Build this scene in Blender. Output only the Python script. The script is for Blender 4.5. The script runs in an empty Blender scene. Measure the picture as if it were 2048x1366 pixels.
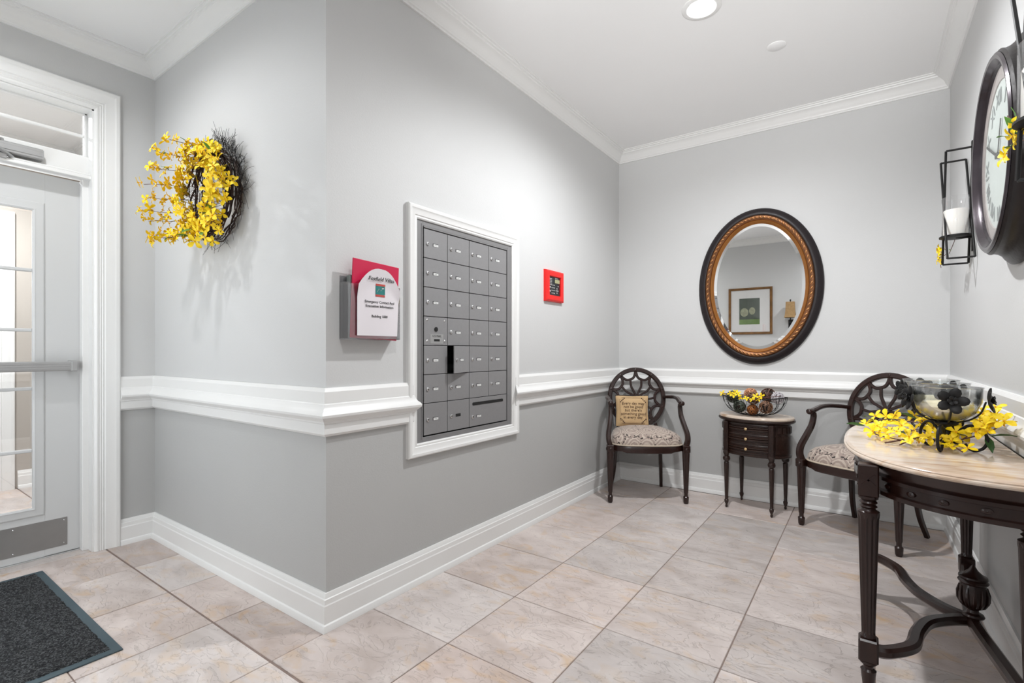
import bpy, bmesh, math, random
from math import sin, cos, pi, radians as R_
from mathutils import Vector, Matrix, Euler
random.seed(7)
S = bpy.context.scene
C = S.collection

# ------------------------------------------------------------------ camera, world, exposure
H = 1.163
cam_d = bpy.data.cameras.new('camera')
cam = bpy.data.objects.new('camera', cam_d); C.objects.link(cam)
cam.location = (0, 0, H); cam.rotation_euler = (R_(90), 0, R_(35.5))
cam_d.sensor_width = 36.0; cam_d.sensor_fit = 'HORIZONTAL'
cam_d.lens = 36.0 * 994 / 2048
cam_d.shift_y = 18 / 2048
cam_d.clip_start = 0.02; cam_d.clip_end = 60
S.camera = cam
w = bpy.data.worlds.new('world'); S.world = w; w.use_nodes = True
w.node_tree.nodes['Background'].inputs[0].default_value = (0.85, 0.92, 1.0, 1)
w.node_tree.nodes['Background'].inputs[1].default_value = 1.2
S.view_settings.view_transform = 'Standard'; S.view_settings.look = 'None'
S.view_settings.gamma = 1.0; S.view_settings.use_curve_mapping = False
S.view_settings.exposure = 0.12
LIGHTS = [  # recessed cans: x, y, power
    (-0.70, 2.68, 32), (-2.85, 0.40, 9.5), (-0.15, 0.78, 10.5), (-4.85, 0.45, 65)]  # last two cans are unseen, added to brighten the near room and vestibule
SPOT = 165
def area(name, loc, rot, sx, sy, power, col=(1, 1, 1)):
    d = bpy.data.lights.new(name, 'AREA'); d.shape = 'RECTANGLE'; d.size = sx; d.size_y = sy
    d.energy = power; d.color = col
    o = bpy.data.objects.new(name, d); C.objects.link(o); o.location = loc; o.rotation_euler = rot
    return o
# added unseen fill spots: one bounces off the ceiling, one lights the back wall
def add_fill_spot(loc, target, deg, power, size=0.04):
    d = bpy.data.lights.new('added_fill_spot', 'SPOT'); d.energy = power; d.spot_size = R_(deg); d.spot_blend = 0.6; d.shadow_soft_size = size
    o = bpy.data.objects.new('added_fill_spot', d); C.objects.link(o); o.location = loc
    o.rotation_euler = (Vector(target) - Vector(loc)).to_track_quat('-Z', 'Y').to_euler()
FILL_DOOR_GLOW = 3.2
add_fill_spot((-0.02, -0.03, 1.45), (-0.42, 1.95, 2.95), 62, 190)
add_fill_spot((-0.10, 0.0, 1.9), (-0.6, 4.26, 1.6), 62, 78, 0.04)
# ------------------------------------------------------------------ helpers
def srgb(r, g, b):
    f = lambda c: (c / 255 / 12.92) if c / 255 <= 0.04045 else ((c / 255 + 0.055) / 1.055) ** 2.4
    return (f(r), f(g), f(b))
def mat(name, col, rough=0.5, metal=0.0, spec=0.5, noise=0, nscale=8.0, bump=0.0, bscale=40.0, coat=0.0, sheen=0.0, stretch=None, rnd=0.0, emit=None, estr=0, trans=0, sss=0):
    m = bpy.data.materials.new(name); m.use_nodes = True
    nt = m.node_tree; b = nt.nodes['Principled BSDF']
    b.inputs['Base Color'].default_value = (*col, 1); b.inputs['Roughness'].default_value = rough
    b.inputs['Metallic'].default_value = metal; b.inputs['Specular IOR Level'].default_value = spec
    b.inputs['Coat Weight'].default_value = coat; b.inputs['Sheen Weight'].default_value = sheen
    if trans: b.inputs['Transmission Weight'].default_value = trans
    if sss: b.inputs['Subsurface Weight'].default_value = sss; b.inputs['Subsurface Radius'].default_value = (0.02, 0.015, 0.01)
    if emit: b.inputs['Emission Color'].default_value = (*emit, 1); b.inputs['Emission Strength'].default_value = estr
    tc = nt.nodes.new('ShaderNodeTexCoord'); mp = nt.nodes.new('ShaderNodeMapping')
    nt.links.new(tc.outputs['Object'], mp.inputs[0])
    if stretch: mp.inputs['Scale'].default_value = stretch
    if noise or rnd:
        n = nt.nodes.new('ShaderNodeTexNoise'); n.inputs['Scale'].default_value = nscale; n.inputs['Detail'].default_value = 5
        nt.links.new(mp.outputs[0], n.inputs['Vector'])
        mix = nt.nodes.new('ShaderNodeMix'); mix.data_type = 'RGBA'
        mix.inputs[6].default_value = (*[c * (1 - noise) for c in col], 1)
        mix.inputs[7].default_value = (*[min(1, c * (1 + noise)) for c in col], 1)
        nt.links.new(n.outputs[0], mix.inputs[0])
        out = mix.outputs[2]
        if rnd:
            oi = nt.nodes.new('ShaderNodeObjectInfo'); hs = nt.nodes.new('ShaderNodeHueSaturation')
            mr = nt.nodes.new('ShaderNodeMapRange'); mr.inputs[3].default_value = 1 - rnd; mr.inputs[4].default_value = 1 + rnd
            nt.links.new(oi.outputs['Random'], mr.inputs[0]); nt.links.new(mr.outputs[0], hs.inputs['Value'])
            nt.links.new(out, hs.inputs['Color']); out = hs.outputs[0]
        nt.links.new(out, b.inputs['Base Color'])
    if bump:
        n2 = nt.nodes.new('ShaderNodeTexNoise'); n2.inputs['Scale'].default_value = bscale; n2.inputs['Detail'].default_value = 4
        nt.links.new(mp.outputs[0], n2.inputs['Vector'])
        bp = nt.nodes.new('ShaderNodeBump'); bp.inputs['Strength'].default_value = bump; bp.inputs['Distance'].default_value = 0.01
        nt.links.new(n2.outputs[0], bp.inputs['Height']); nt.links.new(bp.outputs[0], b.inputs['Normal'])
    return m

def box_data(cx, cy, cz, sx, sy, sz, b=0.0):
    x, y, z = sx / 2, sy / 2, sz / 2
    if not b:
        v = [(cx + i * x, cy + j * y, cz + k * z) for i in (-1, 1) for j in (-1, 1) for k in (-1, 1)]
        f = [(0, 1, 3, 2), (4, 6, 7, 5), (0, 4, 5, 1), (2, 3, 7, 6), (0, 2, 6, 4), (1, 5, 7, 3)]
        return v, f
    b = min(b, x * .9, y * .9, z * .9)
    v = []; idx = {}
    for i in (-1, 1):
        for j in (-1, 1):
            for k in (-1, 1):
                for a in range(3):
                    p = [i * (x - b), j * (y - b), k * (z - b)]
                    p[a] = (i * x, j * y, k * z)[a]
                    idx[(i, j, k, a)] = len(v); v.append((cx + p[0], cy + p[1], cz + p[2]))
    f = []
    for a in range(3):
        o1, o2 = [q for q in range(3) if q != a]
        for s in (-1, 1):
            ring = []
            for (p, q) in ((-1, -1), (1, -1), (1, 1), (-1, 1)):
                key = [0, 0, 0]; key[a] = s; key[o1] = p; key[o2] = q
                ring.append(idx[(*key, a)])
            f.append(ring)
    for a in range(3):      # edges parallel to axis a
        o1, o2 = [q for q in range(3) if q != a]
        for p in (-1, 1):
            for q in (-1, 1):
                k0 = [0, 0, 0]; k0[a] = -1; k0[o1] = p; k0[o2] = q
                k1 = list(k0); k1[a] = 1
                f.append([idx[(*k0, o1)], idx[(*k1, o1)], idx[(*k1, o2)], idx[(*k0, o2)]])
    for i in (-1, 1):
        for j in (-1, 1):
            for k in (-1, 1):
                f.append([idx[(i, j, k, 0)], idx[(i, j, k, 1)], idx[(i, j, k, 2)]])
    return v, f

class MB:
    def __init__(s): s.v = []; s.f = []; s.m = []; s.mi = 0
    def add(s, v, f, M=None):
        o = len(s.v)
        s.v += [tuple(M @ Vector(p)) for p in v] if M else [tuple(p) for p in v]
        s.f += [tuple(o + i for i in q) for q in f]; s.m += [s.mi] * len(f)
        return s
    def box(s, cx, cy, cz, sx, sy, sz, b=0.0, M=None): return s.add(*box_data(cx, cy, cz, sx, sy, sz, b), M)
    def bb(s, x0, x1, y0, y1, z0, z1, b=0.0, M=None):
        return s.box((x0 + x1) / 2, (y0 + y1) / 2, (z0 + z1) / 2, abs(x1 - x0), abs(y1 - y0), abs(z1 - z0), b, M)
    def lathe(s, prof, seg=20, M=None, flute=0, fdepth=0.0, sq=(1, 1), z0f=-9, z1f=9):
        v = []; f = []; n = len(prof)
        for r, z in prof:
            for k in range(seg):
                a = 2 * pi * k / seg; rr = r
                if flute and z0f < z < z1f: rr = r * (1 - fdepth * (0.5 + 0.5 * cos(flute * a)))
                v.append((rr * cos(a) * sq[0], rr * sin(a) * sq[1], z))
        for i in range(n - 1):
            for k in range(seg):
                k2 = (k + 1) % seg
                f.append((i * seg + k, i * seg + k2, (i + 1) * seg + k2, (i + 1) * seg + k))
        f.append(tuple(reversed(range(seg)))); f.append(tuple(range((n - 1) * seg, n * seg)))
        return s.add(v, f, M)
    def sweep(s, pts, sec, closed=False, up=(0, 0, 1), M=None, scale=None, caps=True):
        """sec: polygon [(a, b)], a along side (tangent x up), b along the local up."""
        pts = [Vector(p) for p in pts]; n = len(pts); v = []; f = []; m = len(sec)
        up = Vector(up)
        for i, p in enumerate(pts):
            if closed: t = (pts[(i + 1) % n] - pts[i - 1]).normalized()
            else: t = (pts[min(i + 1, n - 1)] - pts[max(i - 1, 0)]).normalized()
            sd = t.cross(up)
            if sd.length < 1e-4: sd = t.cross(Vector((1, 0, 0)))
            sd.normalize(); u2 = sd.cross(t).normalized()
            k = scale[i] if scale else 1
            for a, b in sec: v.append(p + sd * a * k + u2 * b * k)
        for i in range(n if closed else n - 1):
            j = (i + 1) % n
            for q in range(m):
                r = (q + 1) % m
                f.append((i * m + q, i * m + r, j * m + r, j * m + q))
        if not closed and caps:
            f.append(tuple(range(m))); f.append(tuple(reversed(range((n - 1) * m, n * m))))
        return s.add(v, f, M)
    def tube(s, pts, r, seg=8, closed=False, M=None, scale=None):
        sec = [(r * cos(2 * pi * k / seg), r * sin(2 * pi * k / seg)) for k in range(seg)]
        pts = [Vector(p) for p in pts]; n = len(pts); v = []; f = []
        def tan(i):
            if closed: return (pts[(i + 1) % n] - pts[i - 1]).normalized()
            return (pts[min(i + 1, n - 1)] - pts[max(i - 1, 0)]).normalized()
        t0 = tan(0); nrm = t0.orthogonal().normalized()
        for i, p in enumerate(pts):
            t = tan(i); nrm = (nrm - t * nrm.dot(t))
            if nrm.length < 1e-6: nrm = t.orthogonal()
            nrm.normalize(); bi = t.cross(nrm); k = scale[i] if scale else 1
            for a, b in sec: v.append(p + nrm * a * k + bi * b * k)
        for i in range(n if closed else n - 1):
            j = (i + 1) % n
            for q in range(seg):
                rr = (q + 1) % seg
                f.append((i * seg + q, i * seg + rr, j * seg + rr, j * seg + q))
        if not closed:
            f.append(tuple(reversed(range(seg)))); f.append(tuple(range((n - 1) * seg, n * seg)))
        return s.add(v, f, M)
    def sphere(s, c, r, seg=12, rings=8, M=None):
        rx, ry, rz = (r, r, r) if not isinstance(r, tuple) else r
        v = [(c[0], c[1], c[2] - rz)]; f = []
        for i in range(1, rings):
            a = -pi / 2 + pi * i / rings
            for k in range(seg):
                b = 2 * pi * k / seg
                v.append((c[0] + rx * cos(a) * cos(b), c[1] + ry * cos(a) * sin(b), c[2] + rz * sin(a)))
        v.append((c[0], c[1], c[2] + rz)); last = len(v) - 1
        for k in range(seg):
            k2 = (k + 1) % seg
            f.append((0, 1 + k2, 1 + k)); f.append((last, last - seg + k, last - seg + k2))
            for i in range(rings - 2):
                f.append((1 + i * seg + k, 1 + i * seg + k2, 1 + (i + 1) * seg + k2, 1 + (i + 1) * seg + k))
        return s.add(v, f, M)
    def prism(s, poly, z0, z1, M=None):
        n = len(poly); v = [(x, y, z0) for x, y in poly] + [(x, y, z1) for x, y in poly]
        f = [tuple(reversed(range(n))), tuple(range(n, 2 * n))] + [(i, (i + 1) % n, n + (i + 1) % n, n + i) for i in range(n)]
        return s.add(v, f, M)
    def mesh(s, name, mats, smooth=35):
        me = bpy.data.meshes.new(name); me.from_pydata(s.v, [], s.f)
        for mm in (mats if isinstance(mats, (list, tuple)) else [mats]): me.materials.append(mm)
        if any(s.m): me.polygons.foreach_set('material_index', s.m)
        bm = bmesh.new(); bm.from_mesh(me); bmesh.ops.recalc_face_normals(bm, faces=bm.faces); bm.to_mesh(me); bm.free()
        if smooth:
            me.polygons.foreach_set('use_smooth', [True] * len(me.polygons))
            me.set_sharp_from_angle(angle=R_(smooth))
        me.update(); return me
    def build(s, name, mats, parent=None, label=None, smooth=35, **kw):
        return link(name, s.mesh(name, mats, smooth), parent, label, **kw)

def link(name, me, parent=None, label=None, loc=None, rot=None, scl=None, kind=None, cat=None, group=None):
    o = bpy.data.objects.new(name, me); C.objects.link(o)
    if parent: o.parent = parent
    if loc: o.location = loc
    if rot: o.rotation_euler = rot
    if scl: o.scale = scl
    if label: o['label'] = label
    if kind: o['kind'] = kind
    if cat: o['category'] = cat
    if group: o['group'] = group
    return o
def thing(name, label, cat, loc=(0, 0, 0), rz=0, group=None):
    o = bpy.data.objects.new(name, None); C.objects.link(o); o.empty_display_size = 0.05
    o.location = loc; o.rotation_euler = (0, 0, rz); o['label'] = label; o['category'] = cat
    if group: o['group'] = group
    return o
def setting(name, mb, m, smooth=35):
    return mb.build(name, m, None, kind='structure', smooth=smooth)
def copy_tree(o, parent=None):
    c = o.copy(); C.objects.link(c); c.parent = parent
    for ch in list(o.children): copy_tree(ch, c)
    return c
def text_mesh(txt, size, m, extrude=0.0002, align='CENTER', space=1.0, shear=0.0):
    cu = bpy.data.curves.new('lettering', 'FONT'); cu.body = txt; cu.size = size; cu.extrude = extrude
    cu.align_x = align; cu.align_y = 'CENTER'; cu.resolution_u = 2; cu.space_line = space; cu.shear = shear
    o = bpy.data.objects.new('lettering', cu); C.objects.link(o)
    dg = bpy.context.evaluated_depsgraph_get(); me = bpy.data.meshes.new_from_object(o.evaluated_get(dg))
    bpy.data.objects.remove(o); me.materials.clear(); me.materials.append(m); return me
RX90 = (R_(90), 0, 0)       # text lying in local XZ, facing local -Y
def catmull(P, n=6):
    P = [Vector(p) for p in P]; Q = [P[0] * 2 - P[1]] + P + [P[-1] * 2 - P[-2]]; out = []
    for i in range(1, len(Q) - 2):
        for k in range(n):
            t = k / n; a, b, c, d = Q[i - 1], Q[i], Q[i + 1], Q[i + 2]
            out.append(0.5 * ((2 * b) + (c - a) * t + (2 * a - 5 * b + 4 * c - d) * t * t + (3 * b - a - 3 * c + d) * t ** 3))
    out.append(P[-1]); return out
def rect(wd, ht, b=0.0):
    a, c = wd / 2, ht / 2
    if not b: return [(-a, -c), (a, -c), (a, c), (-a, c)]
    return [(-a + b, -c), (a - b, -c), (a, -c + b), (a, c - b), (a - b, c), (-a + b, c), (-a, c - b), (-a, -c + b)]

# ------------------------------------------------------------------ materials
UP = mat('upper_wall_paint', (0.60, 0.602, 0.600), 0.55, bump=0.06, bscale=160)
LO = mat('lower_wall_paint', (0.465, 0.467, 0.462), 0.6, noise=0.03, nscale=3, bump=0.06, bscale=160)
TRIM = mat('white_trim_paint', (0.80, 0.80, 0.79), 0.33, noise=0.015, nscale=5)
CEIL = mat('ceiling_paint', (0.86, 0.86, 0.86), 0.8, noise=0.01, nscale=3)
TAN = mat('tan_vestibule_paint', (0.40, 0.36, 0.32), 0.6, noise=0.03, nscale=6)
DOORM = mat('white_door_paint', (0.61, 0.615, 0.615), 0.38, noise=0.015, nscale=4)
WOOD = mat('dark_mahogany', (0.021, 0.0076, 0.0055), 0.26, noise=0.5, nscale=14, stretch=(3, 3, 0.6), coat=0.12, spec=0.45)
WOODB = mat('dark_walnut', (0.022, 0.0095, 0.0065), 0.3, noise=0.6, nscale=30, bump=0.3, bscale=60, coat=0.1, spec=0.45)
BRASS = mat('brass', (0.72, 0.52, 0.28), 0.3, metal=0.9, noise=0.1)
BLACK = mat('black_iron', (0.006, 0.0055, 0.0055), 0.5, metal=0.0, spec=0.3, noise=0.2, nscale=30)
BRONZE = mat('dark_bronze', (0.012, 0.0085, 0.0085), 0.36, metal=0.3, noise=0.3, nscale=25, bump=0.08, bscale=60)
ALU = mat('grey_enamel_steel', (0.275, 0.272, 0.277), 0.42, metal=0.25, noise=0.05, nscale=60, bump=0.03, bscale=300)
ALUF = mat('grey_frame_steel', (0.25, 0.247, 0.25), 0.4, metal=0.25, noise=0.04, nscale=30)
CHROME = mat('chrome', (0.75, 0.75, 0.76), 0.18, metal=1.0, noise=0.02)
DARKHOLE = mat('dark_gap', (0.008, 0.008, 0.008), 0.8, noise=0.1)
KICK = mat('brushed_kick_plate', (0.30, 0.295, 0.29), 0.42, metal=0.6, noise=0.12, nscale=9, bump=0.08, bscale=14)
SATIN = mat('satin_aluminium', (0.46, 0.46, 0.46), 0.33, metal=0.7, noise=0.04, nscale=20)
PAPER = mat('white_paper', (0.74, 0.70, 0.73), 0.7, noise=0.02)
LABELP = mat('label_paper', (0.70, 0.70, 0.69), 0.6, noise=0.03)
INK = mat('black_ink', (0.02, 0.02, 0.02), 0.7, noise=0.1)
REDF = mat('red_folder', (0.55, 0.008, 0.06), 0.35, noise=0.08, nscale=6)
REDP = mat('red_plastic', (0.80, 0.012, 0.010), 0.35, noise=0.04)
LCD = mat('lcd_screen', (0.36, 0.36, 0.20), 0.3, noise=0.1, nscale=60)
KEYP = mat('keypad_black', (0.012, 0.016, 0.02), 0.3, noise=0.1)
KEYW = mat('keypad_grey', (0.5, 0.52, 0.52), 0.5, noise=0.1)
TEAL = mat('teal_print', (0.01, 0.17, 0.16), 0.6, noise=0.3, nscale=60)
REDI = mat('brick_red_print', (0.45, 0.06, 0.045), 0.6, noise=0.2, nscale=60)
GREYP = mat('grey_leaflet', (0.24, 0.27, 0.26), 0.6, noise=0.1)
YEL = mat('yellow_petal', (0.96, 0.67, 0.004), 0.55, noise=0.08, nscale=40, rnd=0.06)
YELC = mat('golden_centre', (0.80, 0.38, 0.01), 0.6, noise=0.1)
LEAF = mat('green_leaf', (0.10, 0.26, 0.03), 0.5, noise=0.3, nscale=30, rnd=0.3)
LEAFD = mat('dark_green_leaf', (0.035, 0.12, 0.02), 0.5, noise=0.3, nscale=30, rnd=0.3)
TWIG = mat('twig_brown', (0.045, 0.025, 0.020), 0.75, noise=0.4, nscale=60)
TWIGG = mat('twig_dark_grey', (0.022, 0.020, 0.022), 0.8, noise=0.4, nscale=60)
STEM = mat('stem_brown', (0.12, 0.055, 0.045), 0.7, noise=0.3, nscale=40)
WAX = mat('candle_wax', (0.82, 0.80, 0.76), 0.5, noise=0.02, sss=0.2)
WAXC = mat('cream_wax', (0.78, 0.70, 0.47), 0.5, noise=0.03, sss=0.2)
CARPET = mat('mat_pile', (0.028, 0.030, 0.033), 0.95, noise=0.75, nscale=170, bump=1.0, bscale=220)
def _speck():
    m = CARPET; nt = m.node_tree; N = nt.nodes; L = nt.links; b = N['Principled BSDF']; tc = N.new('ShaderNodeTexCoord')
    v = N.new('ShaderNodeTexVoronoi'); v.inputs['Scale'].default_value = 210; L.new(tc.outputs['Object'], v.inputs['Vector'])
    sp = N.new('ShaderNodeSeparateColor'); L.new(v.outputs['Color'], sp.inputs[0])
    cr = N.new('ShaderNodeValToRGB'); e = cr.color_ramp.elements; e[0].position = .5; e[0].color = (.010, .011, .013, 1); e[1].position = .97; e[1].color = (.10, .105, .11, 1)
    L.new(sp.outputs[0], cr.inputs[0]); L.new(cr.outputs[0], b.inputs['Base Color'])
_speck()
RUBBER = mat('mat_rubber', (0.045, 0.075, 0.09), 0.55, noise=0.1)
BUFF = mat('buff_fabric', (0.56, 0.38, 0.20), 0.85, noise=0.10, nscale=200, bump=0.25, bscale=350)
BRNP = mat('brown_print', (0.10, 0.055, 0.03), 0.85, noise=0.2)
BLKF = mat('black_cloth', (0.015, 0.013, 0.016), 0.9, noise=0.2)
PIPE = mat('cream_piping', (0.52, 0.44, 0.35), 0.8, noise=0.1, nscale=80)
SHADE = mat('burlap_shade', (0.38, 0.24, 0.11), 0.9, noise=0.35, nscale=45, bump=0.2, bscale=150)
GROUT = mat('grout', (0.24, 0.18, 0.155), 0.9, noise=0.2, nscale=50, bump=0.2)

def mat_tile():
    m = bpy.data.materials.new('slate_look_tile'); m.use_nodes = True; nt = m.node_tree; N = nt.nodes; L = nt.links
    b = N['Principled BSDF']; b.inputs['Roughness'].default_value = 0.42
    tc = N.new('ShaderNodeTexCoord'); oi = N.new('ShaderNodeObjectInfo')
    off = N.new('ShaderNodeVectorMath'); off.operation = 'SCALE'; comb = N.new('ShaderNodeCombineXYZ')
    for k in range(3): L.new(oi.outputs['Random'], comb.inputs[k])
    L.new(comb.outputs[0], off.inputs[0]); off.inputs['Scale'].default_value = 37
    ad = N.new('ShaderNodeVectorMath'); L.new(tc.outputs['Object'], ad.inputs[0]); L.new(off.outputs[0], ad.inputs[1])
    mp = N.new('ShaderNodeMapping'); mp.inputs['Scale'].default_value = (1.0, 1.7, 1); mp.inputs['Rotation'].default_value = (0, 0, 0.25)
    L.new(ad.outputs[0], mp.inputs[0])
    n1 = N.new('ShaderNodeTexNoise'); n1.inputs['Scale'].default_value = 4.2; n1.inputs['Detail'].default_value = 7; n1.inputs['Distortion'].default_value = 0.8
    L.new(mp.outputs[0], n1.inputs['Vector'])
    cr = N.new('ShaderNodeValToRGB'); e = cr.color_ramp.elements
    e[0].position = 0.30; e[0].color = (0.48, 0.405, 0.37, 1); e[1].position = 0.72; e[1].color = (0.66, 0.585, 0.55, 1)
    x = e.new(0.5); x.color = (0.58, 0.505, 0.475, 1)
    L.new(n1.outputs[0], cr.inputs[0])
    n3 = N.new('ShaderNodeTexNoise'); n3.inputs['Scale'].default_value = 5.0; n3.inputs['Detail'].default_value = 8; n3.inputs['Distortion'].default_value = 1.6
    L.new(mp.outputs[0], n3.inputs['Vector'])
    r3 = N.new('ShaderNodeMapRange'); r3.inputs[1].default_value = 0.54; r3.inputs[2].default_value = 0.78; r3.inputs[4].default_value = 0.75
    L.new(n3.outputs[0], r3.inputs[0])
    mx = N.new('ShaderNodeMix'); mx.data_type = 'RGBA'; L.new(r3.outputs[0], mx.inputs[0]); L.new(cr.outputs[0], mx.inputs[6])
    mx.inputs[7].default_value = (0.58, 0.40, 0.24, 1)
    hs = N.new('ShaderNodeHueSaturation'); mr = N.new('ShaderNodeMapRange'); mr.inputs[3].default_value = 0.88; mr.inputs[4].default_value = 1.10
    wn = N.new('ShaderNodeTexWhiteNoise'); wn.noise_dimensions = '1D'; L.new(oi.outputs['Random'], wn.inputs['W'])
    L.new(oi.outputs['Random'], mr.inputs[0]); L.new(mr.outputs[0], hs.inputs['Value'])
    mr2 = N.new('ShaderNodeMapRange'); mr2.inputs[3].default_value = 0.7; mr2.inputs[4].default_value = 1.2; L.new(wn.outputs['Value'], mr2.inputs[0]); L.new(mr2.outputs[0], hs.inputs['Saturation'])
    L.new(mx.outputs[2], hs.inputs['Color']); # dark hairline cracks and pits
    nc = N.new('ShaderNodeTexNoise'); nc.inputs['Scale'].default_value = 6.5; nc.inputs['Detail'].default_value = 10; nc.inputs['Distortion'].default_value = 1.0; L.new(mp.outputs[0], nc.inputs['Vector'])
    cb = N.new('ShaderNodeMath'); cb.operation = 'SUBTRACT'; cb.inputs[1].default_value = 0.5; L.new(nc.outputs[0], cb.inputs[0])
    ca_ = N.new('ShaderNodeMath'); ca_.operation = 'ABSOLUTE'; L.new(cb.outputs[0], ca_.inputs[0])
    cm = N.new('ShaderNodeMapRange'); cm.inputs[1].default_value = 0.0; cm.inputs[2].default_value = 0.006; cm.inputs[3].default_value = 1; cm.inputs[4].default_value = 0; L.new(ca_.outputs[0], cm.inputs[0])
    gate = N.new('ShaderNodeMapRange'); gate.inputs[1].default_value = 0.56; gate.inputs[2].default_value = 0.62; gate.inputs[4].default_value = 0.32; L.new(n1.outputs[0], gate.inputs[0])
    cg = N.new('ShaderNodeMath'); cg.operation = 'MULTIPLY'; L.new(cm.outputs[0], cg.inputs[0]); L.new(gate.outputs[0], cg.inputs[1])
    mk = N.new('ShaderNodeMix'); mk.data_type = 'RGBA'; L.new(cg.outputs[0], mk.inputs[0]); L.new(hs.outputs[0], mk.inputs[6]); mk.inputs[7].default_value = (0.20, 0.13, 0.10, 1)
    L.new(mk.outputs[2], b.inputs['Base Color'])
    # slate relief: stepped noise ridges
    n2 = N.new('ShaderNodeTexNoise'); n2.inputs['Scale'].default_value = 5.5; n2.inputs['Detail'].default_value = 9; n2.inputs['Roughness'].default_value = 0.58; n2.inputs['Distortion'].default_value = 0.6
    L.new(mp.outputs[0], n2.inputs['Vector'])
    mm = N.new('ShaderNodeMath'); mm.operation = 'MULTIPLY'; mm.inputs[1].default_value = 9; L.new(n2.outputs[0], mm.inputs[0])
    sn = N.new('ShaderNodeMath'); sn.operation = 'FLOOR'; L.new(mm.outputs[0], sn.inputs[0])
    fr = N.new('ShaderNodeMath'); fr.operation = 'FRACT'; L.new(mm.outputs[0], fr.inputs[0])
    ss = N.new('ShaderNodeMapRange'); ss.interpolation_type = 'SMOOTHSTEP'; ss.inputs[1].default_value = 0.0; ss.inputs[2].default_value = 0.18; L.new(fr.outputs[0], ss.inputs[0])
    ad2 = N.new('ShaderNodeMath'); L.new(sn.outputs[0], ad2.inputs[0]); L.new(ss.outputs[0], ad2.inputs[1])
    fine = N.new('ShaderNodeMath'); fine.operation = 'MULTIPLY_ADD'; fine.inputs[1].default_value = 0.9; L.new(n3.outputs[0], fine.inputs[0]); L.new(ad2.outputs[0], fine.inputs[2])
    bp = N.new('ShaderNodeBump'); bp.inputs['Strength'].default_value = 0.5; bp.inputs['Distance'].default_value = 0.007
    L.new(fine.outputs[0], bp.inputs['Height']); L.new(bp.outputs[0], b.inputs['Normal'])
    return m
TILE = mat_tile()

def mat_marble():
    m = bpy.data.materials.new('cream_marble'); m.use_nodes = True; nt = m.node_tree; N = nt.nodes; L = nt.links
    b = N['Principled BSDF']; b.inputs['Roughness'].default_value = 0.16; b.inputs['Specular IOR Level'].default_value = 0.55
    tc = N.new('ShaderNodeTexCoord'); mp = N.new('ShaderNodeMapping'); mp.inputs['Scale'].default_value = (1.5, 7.5, 3); mp.inputs['Rotation'].default_value = (0, 0, 0.3)
    L.new(tc.outputs['Object'], mp.inputs[0])
    n = N.new('ShaderNodeTexNoise'); n.inputs['Scale'].default_value = 2.6; n.inputs['Detail'].default_value = 9; n.inputs['Distortion'].default_value = 0.5
    L.new(mp.outputs[0], n.inputs['Vector']); cr = N.new('ShaderNodeValToRGB'); e = cr.color_ramp.elements
    e[0].position = 0.28; e[0].color = (0.42, 0.27, 0.17, 1); e[1].position = 0.72; e[1].color = (0.66, 0.575, 0.49, 1)
    for p, c in ((0.40, (0.60, 0.46, 0.35, 1)), (0.5, (0.66, 0.56, 0.47, 1)), (0.6, (0.62, 0.50, 0.40, 1))):
        q = e.new(p); q.color = c
    L.new(n.outputs[0], cr.inputs[0]); L.new(cr.outputs[0], b.inputs['Base Color']); return m
MARBLE = mat_marble()

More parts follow.
